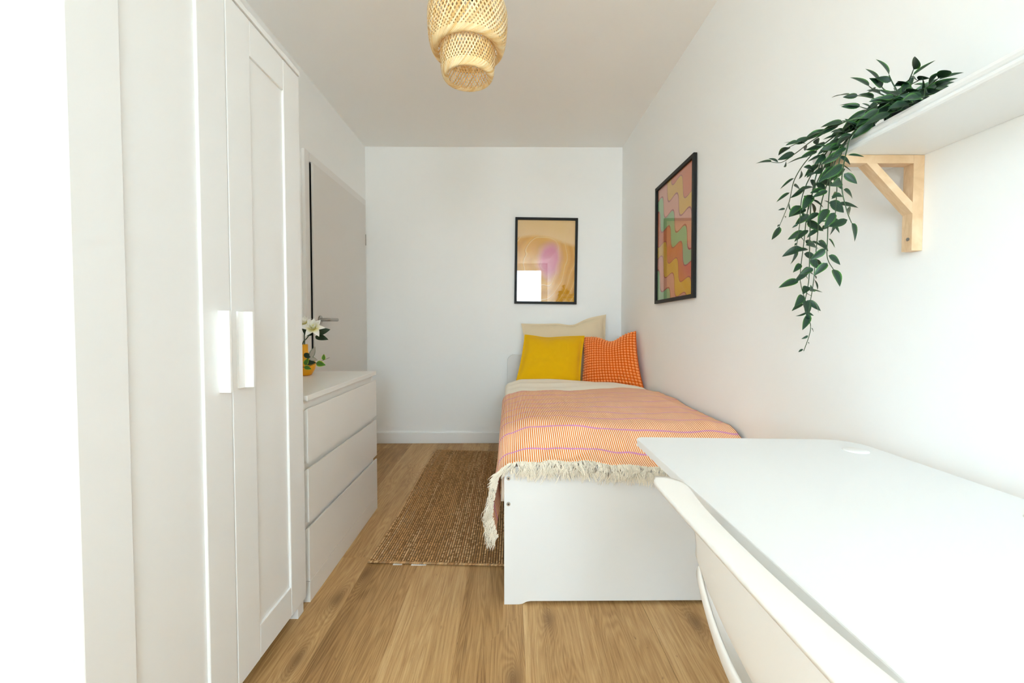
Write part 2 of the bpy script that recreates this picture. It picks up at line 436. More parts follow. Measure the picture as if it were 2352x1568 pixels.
class MB:
    """collects shapes in world coordinates, build() links them as one mesh object"""
    def __init__(s):
        s.v, s.f, s.uv, s.c = [], [], {}, {}
    def add(s, verts, faces, col=None, uvs=None):
        n = len(s.v)
        s.v += [tuple(v) for v in verts]
        for i, f in enumerate(faces):
            if col is not None:
                s.c[len(s.f)] = col
            if uvs is not None:
                s.uv[len(s.f)] = [uvs[k] for k in f]
            s.f.append(tuple(n + k for k in f))
    def box(s, x0, x1, y0, y1, z0, z1, bev=0.0, seg=2):
        bm = bmesh.new()
        bmesh.ops.create_cube(bm, size=1)
        for v in bm.verts:
            v.co = Vector(((x0 + x1) / 2 + v.co.x * (x1 - x0), (y0 + y1) / 2 + v.co.y * (y1 - y0), (z0 + z1) / 2 + v.co.z * (z1 - z0)))
        if bev:
            bmesh.ops.bevel(bm, geom=list(bm.edges), offset=bev, segments=seg, affect='EDGES', profile=0.5)
        s.bm(bm)
    def bm(s, bm, mat=None):
        bm.verts.index_update()
        vs_ = [(mat @ v.co) if mat else v.co.copy() for v in bm.verts]
        s.add(vs_, [[v.index for v in f.verts] for f in bm.faces])
        bm.free()
    def prism(s, poly, axis, a, b, bev=0.0):
        """poly: 2D outline (counter-clockwise) extruded along axis between a and b"""
        bm = bmesh.new()
        def mk(p, t):
            return {'x': (t, p[0], p[1]), 'y': (p[0], t, p[1]), 'z': (p[0], p[1], t)}[axis]
        A = [bm.verts.new(mk(p, a)) for p in poly]
        B = [bm.verts.new(mk(p, b)) for p in poly]
        n = len(poly)
        bm.faces.new(A); bm.faces.new(B[::-1])
        for i in range(n):
            bm.faces.new((A[i], B[i], B[(i + 1) % n], A[(i + 1) % n]))
        bmesh.ops.recalc_face_normals(bm, faces=list(bm.faces))
        if bev:
            es = [e for e in bm.edges if len(e.link_faces) == 2 and any(len(f.verts) == n for f in e.link_faces)]
            bmesh.ops.bevel(bm, geom=es, offset=bev, segments=2, affect='EDGES', profile=0.5)
        s.bm(bm)
    def tube(s, pts, r, sides=6, col=None, cap=True):
        pts = [Vector(p) for p in pts]
        rs = r if isinstance(r, (list, tuple)) else [r] * len(pts)
        vs_, fs = [], []
        up = Vector((0.13, 0.31, 0.94))
        for i, p in enumerate(pts):
            d = (pts[min(i + 1, len(pts) - 1)] - pts[max(i - 1, 0)])
            d = d.normalized() if d.length > 1e-9 else Vector((0, 0, 1))
            a = d.cross(up)
            a = a.normalized() if a.length > 1e-4 else d.cross(Vector((1, 0, 0))).normalized()
            b_ = d.cross(a)
            for k in range(sides):
                t = 2 * PI * k / sides
                vs_.append(p + a * (math.cos(t) * rs[i]) + b_ * (math.sin(t) * rs[i]))
        for i in range(len(pts) - 1):
            for k in range(sides):
                fs.append((i * sides + k, i * sides + (k + 1) % sides, (i + 1) * sides + (k + 1) % sides, (i + 1) * sides + k))
        if cap:
            fs.append(tuple(range(sides))[::-1])
            fs.append(tuple((len(pts) - 1) * sides + k for k in range(sides)))
        s.add(vs_, fs, col)
    def lathe(s, prof, cx, cy_, n=32, close=False):
        """prof: list of (radius, z)"""
        vs_, fs = [], []
        for r, z in prof:
            for k in range(n):
                t = 2 * PI * k / n
                vs_.append((cx + r * math.cos(t), cy_ + r * math.sin(t), z))
        m = len(prof)
        for i in range(m - 1 + (1 if close else 0)):
            for k in range(n):
                j = (i + 1) % m
                fs.append((i * n + k, i * n + (k + 1) % n, j * n + (k + 1) % n, j * n + k))
        s.add(vs_, fs)
    def grid(s, fn, nu, nv, uvfn=None, flip=False):
        vs_, uvs, fs = [], [], []
        for i in range(nu + 1):
            for j in range(nv + 1):
                u, v = i / nu, j / nv
                vs_.append(fn(u, v))
                uvs.append(uvfn(u, v) if uvfn else (u, v))
        for i in range(nu):
            for j in range(nv):
                q = (i * (nv + 1) + j, (i + 1) * (nv + 1) + j, (i + 1) * (nv + 1) + j + 1, i * (nv + 1) + j + 1)
                fs.append(q[::-1] if flip else q)
        s.add(vs_, fs, uvs=uvs)
    def build(s, name, mat, parent=None, smooth=False, label=None, angle=None):
        off = world_off(parent)
        me = bpy.data.meshes.new(name)
        me.from_pydata([(v[0] - off.x, v[1] - off.y, v[2] - off.z) for v in s.v], [], s.f)
        if s.uv:
            ul = me.uv_layers.new(name='UVMap')
            for p in me.polygons:
                q = s.uv.get(p.index)
                if q:
                    for li, c in zip(p.loop_indices, q):
                        ul.data[li].uv = c
        if s.c:
            at = me.color_attributes.new('col', 'FLOAT_COLOR', 'CORNER')
            for p in me.polygons:
                c = s.c.get(p.index, (1, 1, 1))
                for li in p.loop_indices:
                    at.data[li].color = (c[0], c[1], c[2], 1)
        me.materials.append(M[mat])
        if smooth:
            me.polygons.foreach_set('use_smooth', [True] * len(me.polygons))
            if angle:
                me.set_sharp_from_angle(angle=math.radians(angle))
        me.update()
        o = bpy.data.objects.new(name, me)
        COL.objects.link(o)
        o.parent = parent
        if label:
            o['label'] = label
        return o

def tag(o, label, cat, group=None):
    o['label'] = label
    o['category'] = cat
    if group:
        o['group'] = group
    return o

def thing(name, loc, label, cat, group=None):
    o = bpy.data.objects.new(name, None)
    COL.objects.link(o)
    o.location = loc
    o.empty_display_size = 0.1
    return tag(o, label, cat, group)

def struct(o, label=None, cat=None):
    o['kind'] = 'structure'
    if label:
        o['label'] = label
    if cat:
        o['category'] = cat
    return o

def box(name, mat, parent, x0, x1, y0, y1, z0, z1, bev=0.0015, label=None):
    b = MB(); b.box(x0, x1, y0, y1, z0, z1, bev)
    return b.build(name, mat, parent, label=label)

def rrect(x0, x1, y0, y1, radii, n=8):
    """rounded rectangle, radii = (x0y0, x1y0, x1y1, x0y1), counter-clockwise"""
    out = []
    for (cx, cy_, r, a0) in ((x0, y0, radii[0], PI), (x1, y0, radii[1], 1.5 * PI), (x1, y1, radii[2], 0), (x0, y1, radii[3], 0.5 * PI)):
        if r <= 0:
            out.append((cx, cy_)); continue
        ox = cx + r if cx == x0 else cx - r
        oy = cy_ + r if cy_ == y0 else cy_ - r
        for k in range(n + 1):
            t = a0 + 0.5 * PI * k / n
            out.append((ox + r * math.cos(t), oy + r * math.sin(t)))
    return out

# photograph pixel -> point at a given depth (used only to measure positions)
_p, _y = math.radians(1.7393), math.radians(0.41996)
_F = Vector((math.sin(_y) * math.cos(_p), math.cos(_y) * math.cos(_p), -math.sin(_p)))
_R = Vector((math.cos(_y), -math.sin(_y), 0))
_U = _R.cross(_F)
def at(px, py, Y):
    r = _F + _R * ((px - 1176) / FPX) - _U * ((py - 771) / FPX)
    return Vector((0, 0, CAMH)) + r * (Y / r.y)

def nz3(x, y, z):
    return noise.noise(Vector((x, y, z)))

def smooth01(t):
    t = max(0.0, min(1.0, t))
    return t * t * (3 - 2 * t)

# ------------------------------------------------------------------ room shell
T = 0.12
fl = MB(); fl.box(XL - T, XR + T, YW - T, YB + T, -0.14, -0.012)
floor = struct(fl.build('floor', 'dark'), 'oak plank floor running the length of the narrow room')
PW = 0.2235
plank_meshes = {}
seams = [0.05 + PW * k for k in range(-6, 5)]
for ci, xs in enumerate(seams):
    x0, x1 = max(XL, xs), min(XR, xs + PW)
    if x1 - x0 < 0.01:
        continue
    joint = {-4: 1.84 - 1.24}.get(round((xs - 0.05) / PW), 0.80 + 0.36 * ((ci * 0.37 + 0.15) % 1.0))
    if abs(xs + 0.844) < 0.02:
        joint = 0.60
    ys = [YW]
    y = joint - 1.24 * 3
    while y < YB:
        if y > YW + 0.05 and y < YB - 0.03:
            ys.append(y)
        y += 1.24
    ys.append(YB)
    for y0, y1 in zip(ys[:-1], ys[1:]):
        key = (round(x1 - x0, 3), round(y1 - y0, 3))
        if key not in plank_meshes:
            b = MB(); w, l = key
            b.box(0.0002, w - 0.0002, 0.0002, l - 0.0002, -0.012, 0.0, 0.0006, 1)
            o = b.build('plank', 'oak', floor)
            plank_meshes[key] = o.data
            bpy.data.objects.remove(o)
        o = bpy.data.objects.new('plank', plank_meshes[key])
        COL.objects.link(o); o.parent = floor; o.location = (x0, y0, 0)

def wall(name, x0, x1, y0, y1, z0, z1, mat='wall'):
    b = MB(); b.box(x0, x1, y0, y1, z0, z1)
    return struct(b.build(name, mat))
wall('wall_back', XL - T, XR + T, YB, YB + T, -0.14, ZC + T)
wall('wall_right', XR, XR + T, YW, YB, -0.14, ZC + T)
wall('ceiling', XL, XR, YW, YB, ZC, ZC + T, 'ceiling')
# left wall with the opening for the added window
b = MB()
b.box(XL - T, XL, LW1, YB, -0.14, ZC + T); b.box(XL - T, XL, YW, LW0, -0.14, ZC + T)
b.box(XL - T, XL, LW0, LW1, -0.14, WZ0); b.box(XL - T, XL, LW0, LW1, WZ1, ZC + T)
struct(b.build('wall_left', 'wall'))
# wall behind the camera with the window opening
b = MB()
b.box(XL - T, WX0, YW - T, YW, -0.14, ZC + T); b.box(WX1, XR + T, YW - T, YW, -0.14, ZC + T)
b.box(WX0, WX1, YW - T, YW, -0.14, WZ0); b.box(WX0, WX1, YW - T, YW, WZ1, ZC + T)
struct(b.build('wall_front', 'wall'))
FW = 0.055
def window(name, label, a0, a1, mull, place):
    """a = along the wall, d = depth into the wall; place(a0, a1, d0, d1) gives x0, x1, y0, y1"""
    x0, x1, y0, y1 = place(a0, a1, 0.0, 0.12)
    win = bpy.data.objects.new(name, None); COL.objects.link(win); win.location = ((x0 + x1) / 2, (y0 + y1) / 2, WZ0)
    struct(win, label)
    b = MB()
    for (p, q, z0, z1) in ((a0, a1, WZ0, WZ0 + FW), (a0, a1, WZ1 - FW, WZ1), (a0, a0 + FW, WZ0 + FW, WZ1 - FW), (a1 - FW, a1, WZ0 + FW, WZ1 - FW)):
        b.box(*place(p, q, 0.04, 0.09), z0, z1, 0.003)
    b.build('window_frame', 'skirting', win)
    edges = [a0 + FW] + ([mull - 0.035, mull + 0.035] if mull is not None else []) + [a1 - FW]
    if mull is not None:
        box('mullion', 'skirting', win, *place(mull - 0.035, mull + 0.035, 0.04, 0.09), WZ0 + FW, WZ1 - FW, 0.003)
    for p, q in zip(edges[0::2], edges[1::2]):
        g = MB(); g.box(*place(p, q, 0.063, 0.067), WZ0 + FW, WZ1 - FW); g.build('pane', 'window_glass', win)
    box('window_sill', 'skirting', win, *place(a0 - 0.03, a1 + 0.03, -0.10, 0.04), WZ0 - 0.03, WZ0 - 0.0005, 0.004)
window('window_1', 'white framed window in the wall behind the viewer', WX0, WX1, None, lambda p, q, d0, d1: (p, q, YW - d1, YW - d0))
window('added_window', 'white framed window added in the left wall behind the viewer for flatter light', LW0, LW1, (LW0 + LW1) / 2, lambda p, q, d0, d1: (XL - d1, XL - d0, p, q))  # unseen window, put in so that side daylight evens out the room

def baseboard(name, x0, x1, y0, y1):
    return struct(box(name, 'skirting', None, x0, x1, y0, y1, 0.0, 0.094, 0.004))
baseboard('baseboard_back', XL, XR, YB - 0.016, YB)
baseboard('baseboard_right', XR - 0.016, XR, YW, YB - 0.016)
baseboard('baseboard_left', XL, XL + 0.016, YW, 2.52)

# door in the left wall
DF = XL + 0.038
door = bpy.data.objects.new('door_1', None); COL.objects.link(door); door.location = (XL, 3.05, 0)
struct(door, 'flat greige interior door with steel lever handle beside the chest of drawers')
DY0, DY1, DZ = 2.578, 3.50, 2.03
leaf = box('door_leaf', 'door', door, XL + 0.024, DF, DY0, DY1, 0.006, DZ, 0.003)
box('door_casing', 'casing', door, XL, XL + 0.022, DY0 - 0.070, DY0 - 0.013, 0, DZ + 0.06, 0.003)
box('door_casing', 'casing', door, XL, XL + 0.022, DY1 + 0.004, DY1 + 0.062, 0, DZ + 0.06, 0.003)
box('door_casing', 'casing', door, XL, XL + 0.022, DY0 - 0.004, DY1 + 0.004, DZ + 0.004, DZ + 0.06, 0.003)
box('rebate_shadow', 'dark', door, XL + 0.001, XL + 0.011, DY0 - 0.0125, DY1 + 0.004, 0.006, DZ + 0.004, 0)
b = MB(); b.tube([(DF - 0.004, DY1 + 0.004, 1.70), (DF - 0.004, DY1 + 0.004, 1.79)], 0.008, 10); b.build('hinge', 'steel', door, True)
hz = 1.072
hy = DY0 + 0.065
b = MB()
b.tube([(DF, hy, hz), (DF + 0.008, hy, hz)], 0.026, 24)
hd = b.build('door_handle', 'steel', door, True, angle=40)
b = MB(); b.tube([(DF + 0.008, hy, hz), (DF + 0.045, hy, hz), (DF + 0.052, hy + 0.006, hz), (DF + 0.054, hy + 0.02, hz), (DF + 0.054, hy + 0.135, hz)], 0.0105, 14)
b.build('lever', 'steel', hd, True, angle=50)
b = MB(); b.tube([(DF, hy, hz - 0.088), (DF + 0.007, hy, hz - 0.088)], 0.026, 24); b.build('lock_rosette', 'steel', door, True, angle=40)

# ------------------------------------------------------------------ wardrobe
WF = -0.740
W0, WG, W1 = 0.712, 1.1135, 1.495
wz0, wz1 = 0.051, 1.933
wd = thing('wardrobe', (-0.98, (W0 + W1) / 2, 0), 'tall white two-door wardrobe with framed panel doors at the left', 'wardrobe')
cf = WF - 0.019
box('side_panel', 'white_lacquer', wd, XL + 0.006, cf, W0 + 0.001, W0 + 0.019, wz0, wz1 - 0.017, 0.001)
box('side_panel', 'white_lacquer', wd, XL + 0.006, cf, W1 - 0.019, W1 - 0.001, wz0, wz1 - 0.017, 0.001)
box('top_panel', 'white_lacquer', wd, XL + 0.006, WF + 0.004, W0 - 0.001, W1 + 0.002, wz1 - 0.017, wz1, 0.0015)
box('bottom_panel', 'white_lacquer', wd, XL + 0.006, cf, W0 + 0.019, W1 - 0.019, wz0, wz0 + 0.018, 0.001)
box('back_panel', 'white_lacquer', wd, XL + 0.006, XL + 0.010, W0 + 0.019, W1 - 0.019, wz0, wz1 - 0.017, 0)
for y in (W0 + 0.004, W1 - 0.044):
    for x in (XL + 0.03, cf - 0.030):
        box('leg', 'white_lacquer', wd, x, x + 0.04, y, y + 0.04, 0, wz0, 0.001)
def wardrobe_door(y0, y1, handle_side):
    z0, z1 = wz0, wz1 - 0.0195
    st = 0.101
    d = MB(); d.box(cf + 0.003, WF - 0.0072, y0 + st - 0.006, y1 - st + 0.006, z0 + st - 0.006, z1 - st + 0.006)
    door_o = d.build('door', 'white_lacquer', wd)
    for a, b_ in ((y0, y0 + st), (y1 - st, y1)):
        box('stile', 'white_lacquer', door_o, cf + 0.001, WF, a, b_, z0, z1, 0.0022)
    for a, b_ in ((z0, z0 + st), (z1 - st, z1)):
        box('rail', 'white_lacquer', door_o, cf + 0.001, WF - 0.0004, y0 + st + 0.0006, y1 - st - 0.0006, a, b_, 0.0022)
    # L-shaped pull: flange on the stile, grip plate standing out from it
    hz0, hz1 = 0.872, 1.082
    if handle_side > 0:          # handle by the far edge
        e = y1; poly = [(e - 0.020, 0), (e - 0.020, 0.005), (e - 0.040, 0.007), (e - 0.043, 0.030), (e - 0.050, 0.030), (e - 0.048, 0)]
    else:
        e = y0; poly = [(e + 0.020, 0), (e + 0.020, 0.005), (e + 0.040, 0.007), (e + 0.043, 0.030), (e + 0.050, 0.030), (e + 0.048, 0)]
    h = MB(); h.prism([(WF + q, p) for p, q in poly], 'z', hz0, hz1, 0.0006)
    h.build('handle', 'white_handle', door_o)
wardrobe_door(W0, WG - 0.0015, 1)
wardrobe_door(WG + 0.0015, W1, -1)

# ------------------------------------------------------------------ chest of drawers
CX, C0, C1, CH = -0.748, 1.540, 2.340, 0.781
ch = thing('chest_of_drawers', (-0.99, (C0 + C1) / 2, 0), 'low white three-drawer chest standing between the wardrobe and the door', 'chest of drawers')
cxb = XL + 0.018
cfr = CX - 0.021
box('side_panel', 'white_chest', ch, cxb, cfr, C0, C0 + 0.018, 0, CH - 0.021, 0.001)
box('side_panel', 'white_chest', ch, cxb, cfr, C1 - 0.018, C1, 0, CH - 0.021, 0.001)
box('top_panel', 'white_chest', ch, cxb, CX, C0, C1, CH - 0.0205, CH, 0.0015)
box('back_panel', 'white_chest', ch, cxb, cxb + 0.006, C0 + 0.018, C1 - 0.018, 0.01, CH - 0.021, 0)
box('plinth', 'white_chest', ch, cfr + 0.0005, CX, C0, C1, 0, 0.0785, 0.0012)
for zt in (CH - 0.0505, 0.545, 0.322):
    box('rail', 'white_chest', ch, cfr - 0.016, cfr - 0.001, C0 + 0.018, C1 - 0.018, zt - 0.06, zt + 0.029, 0.001)
for z0, z1 in ((0.528, 0.731), (0.305, 0.507), (0.081, 0.284)):
    b = MB(); b.box(cxb + 0.03, cfr, C0 + 0.03, C1 - 0.03, z0 + 0.01, z1 - 0.04)
    dr = b.build('drawer', 'white_chest', ch)
    # front whose top edge is bevelled back as a finger grip
    f = MB(); f.prism([(CX - 0.0205, z0), (CX, z0), (CX, z1), (CX - 0.005, z1), (CX - 0.0205, z1 - 0.012)], 'y', C0, C1, 0.0008)
    f.build('drawer_front', 'white_chest', dr)

# ------------------------------------------------------------------ bed
BX0, BX1, BYF, BYH = -0.018, 0.945, 1.522, 3.590
bed = thing('bed', ((BX0 + BX1) / 2, (BYF + BYH) / 2, 0), 'white single bed frame with solid foot panel and low headboard', 'bed')
def foot_outline():
    z1 = 0.520
    r = 0.012
    left = [(BX0, 0.0)]
    bot = [(BX0 + 0.055, 0.0), (BX0 + 0.068, 0.002), (BX0 + 0.083, 0.010), (BX0 + 0.098, 0.0125)]
    botr = [(BX1 - 0.098, 0.0125), (BX1 - 0.083, 0.010), (BX1 - 0.068, 0.002), (BX1 - 0.055, 0.0), (BX1, 0.0)]
    top = [(BX1 + r * math.cos(t) - r, z1 - r + r * math.sin(t)) for t in [0.5 * PI * k / 5 for k in range(6)]]
    top += [(BX0 + r + r * math.cos(t), z1 - r + r * math.sin(t)) for t in [0.5 * PI + 0.5 * PI * k / 5 for k in range(6)]]
    return left + bot + botr + top
b = MB(); b.prism(foot_outline(), 'y', BYF, BYF + 0.022, 0.0012)
fp = b.build('foot_panel', 'bed_white', bed)
for z in (0.477, 0.381):
    for x in (BX0 + 0.016, BX1 - 0.016):
        b = MB(); b.tube([(x, BYF + 0.002, z), (x, BYF - 0.0035, z)], 0.0072, 20)
        s = b.build('screw', 'chrome', fp, True, angle=40)
        b = MB(); b.tube([(x, BYF - 0.0033, z), (x, BYF - 0.0042, z)], 0.0034, 6); b.build('hex_socket', 'dark', fp)
b = MB(); b.prism(rrect(BX0 + 0.006, BX1, 0.0, 0.780, (0, 0, 0.055, 0.055)), 'y', BYH - 0.024, BYH, 0.0012)
b.build('headboard', 'bed_white', bed)
for x in (BX0 + 0.004, BX1 - 0.022):
    box('side_rail', 'bed_white', bed, x, x + 0.018, BYF + 0.022, BYH - 0.024, 0.24, 0.50, 0.001)
for k in range(14):
    y = BYF + 0.10 + k * 0.142
    box('slat', 'aspen', bed, BX0 + 0.022, BX1 - 0.022, y, y + 0.07, 0.345, 0.3575, 0)
b = MB(); b.box(BX0 + 0.024, BX1 - 0.026, BYF + 0.036, BYH - 0.030, 0.358, 0.515, 0.03, 4)
b.build('mattress', 'mattress', bed, True)

# duvet: puffed cream cover, lies on the mattress
DX0 = -0.034
def bed_top(x, y):
    h = 0.614 + 0.010 * math.sin((x + 0.1) * 5.5) * math.sin(y * 4.2 + 0.6) + 0.008 * nz3(x * 4, y * 4, 1.3)
    foot = smooth01((1.80 - y) / 0.29)
    h -= foot * (0.083 + 0.020 * max(0, x))
    h -= 0.030 * smooth01((0.10 - x) / 0.13)
    h -= 0.020 * smooth01((x - 0.85) / 0.10)
    return h
def drape(a, y, lift, x0, r, hang_flare=0.0):
    """a = metres measured across the cloth from the bed's left edge (negative = hanging down)"""
    q = r * PI / 2
    if a > q:
        x = x0 + r + (a - q)
        return x, bed_top(x, y) + lift
    zt = bed_top(x0 + r, y) + lift
    if a > 0:
        th = a / r
        return x0 + r - r * math.cos(th), zt - r + r * math.sin(th)
    return x0 - hang_flare * 0.022 * math.sin(PI * min(1, -a / 0.215)) + 0.004 * math.sin(y * 23) * (-a * 6), zt - r + a
def head_y(a):
    x = DX0 + a
    return 3.085 - 0.24 * smooth01((x - 0.50) / 0.47) ** 1.3
def duvet_pt(u, v):
    a = -0.10 + u * (1.075)
    yh = head_y(a)
    y = 1.575 + v * (yh - 1.575)
    x, z = drape(a, y, -0.014 + 0.030 * smooth01((y - 2.6) / 0.3), DX0 + 0.006, 0.045)
    z -= 0.07 * smooth01((v - 0.975) / 0.025) ** 2
    if v > 0.6:
        z += 0.0035 * math.sin(y * 46 + 3 * nz3(x * 2.5, y * 1.2, 0)) * smooth01((v - 0.65) / 0.1)
    return (min(x, XR - 0.022), y, z)
b = MB(); b.grid(duvet_pt, 70, 110)
dv = b.build('duvet', 'cream_cotton', None, True)
tag(dv, 'cream cotton duvet showing between the cushions and the striped throw', 'duvet')
sm = dv.modifiers.new('thickness', 'SOLIDIFY'); sm.thickness = 0.022; sm.offset = -1

# striped throw
TA0, TA1, TY1 = -0.215, 1.03, 2.645
def throw_y0(a):
    return 1.512 + (0.09 * -a if a < 0 else 0.0) + 0.004 * math.sin(a * 9)
def throw_pt(u, v):
    a = TA0 + u * (TA1 - TA0)
    y0 = throw_y0(a)
    y = y0 + v * (TY1 + 0.012 * math.sin(a * 7) - y0)
    fl_ = 0.9 * smooth01((1.85 - y) / 0.3)
    x, z = drape(a, y, 0.010, DX0 - 0.006, 0.052, fl_)
    # creases: broad on top of the bed, tighter near the foot
    k = smooth01((1.95 - y) / 0.35)
    z += 0.006 * nz3(x * 6, y * 6, 7.7) + 0.0035 * nz3(x * 13, y * 22, 2.2)
    z += k * 0.010 * (abs(nz3(x * 5 + y * 4, y * 9 - x * 5, 4.4)) - 0.2)
    z += k * 0.004 * math.sin(x * 40 + 4 * nz3(x * 3, y * 3, 9)) * smooth01((1.66 - y) / 0.12)
    return (min(x, XR - 0.008 - 0.01 * (0.5 + 0.5 * math.sin(y * 9))), y, z)
b = MB(); b.grid(throw_pt, 170, 170, lambda u, v: (TA0 + u * (TA1 - TA0), throw_y0(max(0, TA0 + u * (TA1 - TA0))) + v * (TY1 - 1.512)))
thr = thing('throw_blanket', (0.45, 1.6, 0.55), 'orange and white pinstriped throw with lilac lines spread over the bed', 'blanket')
cl = b.build('cloth', 'stripes', thr, True)
sm = cl.modifiers.new('thickness', 'SOLIDIFY'); sm.thickness = 0.003; sm.offset = 1
# fringe along the foot hem and down the hanging corner
fb = MB()
rf = random.Random(11)
a = TA0
while a < TA1 - 0.02:
    u = (a - TA0) / (TA1 - TA0)
    hang = a < 0.0
    h0 = Vector(throw_pt(u, 0.0))
    nst = 10
    corner = 1 - smooth01((a - 0.02) / 0.12)
    tuft_l = rf.uniform(0.050, 0.082) * (0.85 if hang else 1.0 - 0.40 * corner)
    lean = 0.55 * nz3(a * 14, 2.0, 0.0) + rf.uniform(-0.25, 0.2) - 1.3 * corner
    ph1, ph2 = rf.uniform(0, 6.3), rf.uniform(0, 6.3)
    off = rf.uniform(0.004, 0.016)
    for s_ in range(nst):
        L = tuft_l * rf.uniform(0.8, 1.12)
        p = h0 + Vector((rf.uniform(-0.004, 0.004), rf.uniform(-0.003, 0.002), rf.uniform(-0.002, 0.003)))
        pts = [p.copy()]
        n = 7
        j1, j2 = ph1 + rf.uniform(-0.5, 0.5), ph2 + rf.uniform(-0.7, 0.7)
        sp1 = rf.uniform(-0.22, 0.22)
        for i in range(1, n + 1):
            t = i / n
            if hang:
                d = Vector((-0.85 * (1 - t) + sp1 + 0.3 * math.sin(j1 + 5 * t), -0.35 * (1 - t) + 0.1 * math.sin(j2), -0.35 - 0.75 * t))
            else:
                d = Vector((lean * 0.7 + sp1 + 0.38 * math.sin(j1 + 5.5 * t), -0.75 * (1 - t) ** 2 - 0.10 * math.sin(j2 + 6 * t), -0.25 - 0.8 * t))
            p = p + d.normalized() * (L / n)
            if not hang:
                p.y = min(p.y, BYF - 0.003 - off * abs(math.sin(j2 + 2 * t)) * 0.8)
            pts.append(p.copy())
        r0 = rf.uniform(0.0007, 0.0012)
        fb.tube(pts, [r0] * n + [r0 * 0.6], 3, cap=False)
    a += 0.0055
fr = fb.build('fringe', 'fringe', thr, True, label='cream cotton fringe')
fr['kind'] = 'stuff'

# ------------------------------------------------------------------ cushions
def pillow_fn(c00, c10, c01, c11, thick, flange=0.0, pull=0.035, dent=None, seed=0.0, wr=0.008):
    c00, c10, c01, c11 = map(Vector, (c00, c10, c01, c11))
    nrm = ((c10 - c00).cross(c01 - c00)).normalized()
    if nrm.y > 0:
        nrm.negate()
    ctr = (c00 + c10 + c01 + c11) / 4
    def f(u, v, side):
        e = lambda t: 4 * t * (1 - t)
        uu = u + pull * (1 - 2 * u) * e(v)
        vv = v + pull * (1 - 2 * v) * e(u)
        p = c00 * (1 - uu) * (1 - vv) + c10 * uu * (1 - vv) + c01 * (1 - uu) * vv + c11 * uu * vv
        q = lambda t: max(0.0, 1 - abs((2 * t - 1) / (1 - 2 * flange)) ** 2.6) if abs(2 * t - 1) < 1 - 2 * flange else 0.0
        prof = (q(u) * q(v)) ** 0.55
        w = wr * nz3(u * 5 + seed, v * 5, side * 3.1 + seed) * min(1.0, prof * 2 + 0.15)
        p = p + nrm * (side * (thick / 2 * prof + 0.0025) + w)
        if dent:
            for (u0, wid, dep) in dent:
                g = math.exp(-((u - u0) / wid) ** 2) * v ** 3
                p = p + (c00 - c01).normalized() * dep * g - nrm * (dep * 0.35 * g * (0.5 + 0.5 * side))
        return p
    return f, nrm
def pillow(name, mat, f, n=44, parent=None, label=None):
    b = MB()
    b.grid(lambda u, v: f(u, v, 1), n, n)
    b.grid(lambda u, v: f(u, v, -1), n, n, flip=True)
    m_ = n
    # close the seam
    fr_ = [f(i / n, 0, 1) for i in range(n)] + [f(1, i / n, 1) for i in range(n)] + [f(1 - i / n, 1, 1) for i in range(n)] + [f(0, 1 - i / n, 1) for i in range(n)]
    bk = [f(i / n, 0, -1) for i in range(n)] + [f(1, i / n, -1) for i in range(n)] + [f(1 - i / n, 1, -1) for i in range(n)] + [f(0, 1 - i / n, -1) for i in range(n)]
    k = len(fr_)
    b.add(fr_ + bk, [(i, k + i, k + (i + 1) % k, (i + 1) % k) for i in range(k)], uvs=[(0, 0)] * (2 * k))
    bm_o = b.build(name, mat, parent, True, label=label)
    return bm_o

ft, _n = pillow_fn(at(1207, 892, 3.40), at(1402, 891, 3.42), at(1197, 742, 3.50), at(1392, 722, 3.50), 0.13, flange=0.02, pull=0.03,
                   dent=[(0.60, 0.13, 0.035), (0.35, 0.3, 0.012)], seed=2.0, wr=0.014)
tag(pillow('bed_pillow', 'beige_cotton', ft, 54), 'plain beige pillow upright against the wall behind the cushions', 'pillow')
ft, _n = pillow_fn(at(1181, 890, 3.115), at(1333, 888, 3.125), at(1205, 768, 3.36), at(1343, 771, 3.36), 0.115, flange=0.035, pull=0.02,
                   dent=[(0.38, 0.2, 0.012)], seed=5.0, wr=0.006)
tag(pillow('yellow_cushion', 'yellow_cotton', ft, 50), 'flat mustard yellow cushion with flanged edge on the bed', 'cushion')
fo, no = pillow_fn(at(1336, 890, 3.21), at(1480, 895, 2.93), at(1341, 774, 3.40), at(1461, 760, 3.13), 0.14, pull=0.035,
                   dent=[(0.56, 0.20, 0.05)], seed=9.0, wr=0.004)
oc = thing('orange_cushion', fo(0.5, 0.0, 0), 'orange cushion covered in rows of raised velvet squares, by the wall', 'cushion')
pillow('cover', 'orange_base', fo, 44, oc)
tb = MB()
NT = 20
for i in range(NT):
    for j in range(NT):
        for side in (1,):
            u, v = (i + 0.5) / NT, (j + 0.5) / NT
            du = 0.38 / NT
            p = fo(u, v, side)
            tu = fo(min(1, u + du), v, side) - fo(max(0, u - du), v, side)
            tv = fo(u, min(1, v + du), side) - fo(u, max(0, v - du), side)
            nn = tu.cross(tv).normalized()
            if nn.dot(no) < 0:
                nn.negate()
            hh = 0.0065
            ring0, ring1 = [], []
            for k in range(8):
                t = 2 * PI * (k + 0.5) / 8
                cx, sy = math.copysign(abs(math.cos(t)) ** 0.75, math.cos(t)), math.copysign(abs(math.sin(t)) ** 0.75, math.sin(t))
                ring0.append(p + tu * 0.5 * cx * 1.05 + tv * 0.5 * sy * 1.05 - nn * 0.001)
                ring1.append(p + tu * 0.5 * cx * 0.80 + tv * 0.5 * sy * 0.80 + nn * hh * 0.75)
            vs_ = ring0 + ring1 + [p + nn * hh]
            fs = [(k, (k + 1) % 8, 8 + (k + 1) % 8, 8 + k) for k in range(8)] + [(8 + k, 8 + (k + 1) % 8, 16) for k in range(8)]
            tb.add(vs_, fs)
tf = tb.build('tufts', 'orange_tuft', oc, True)
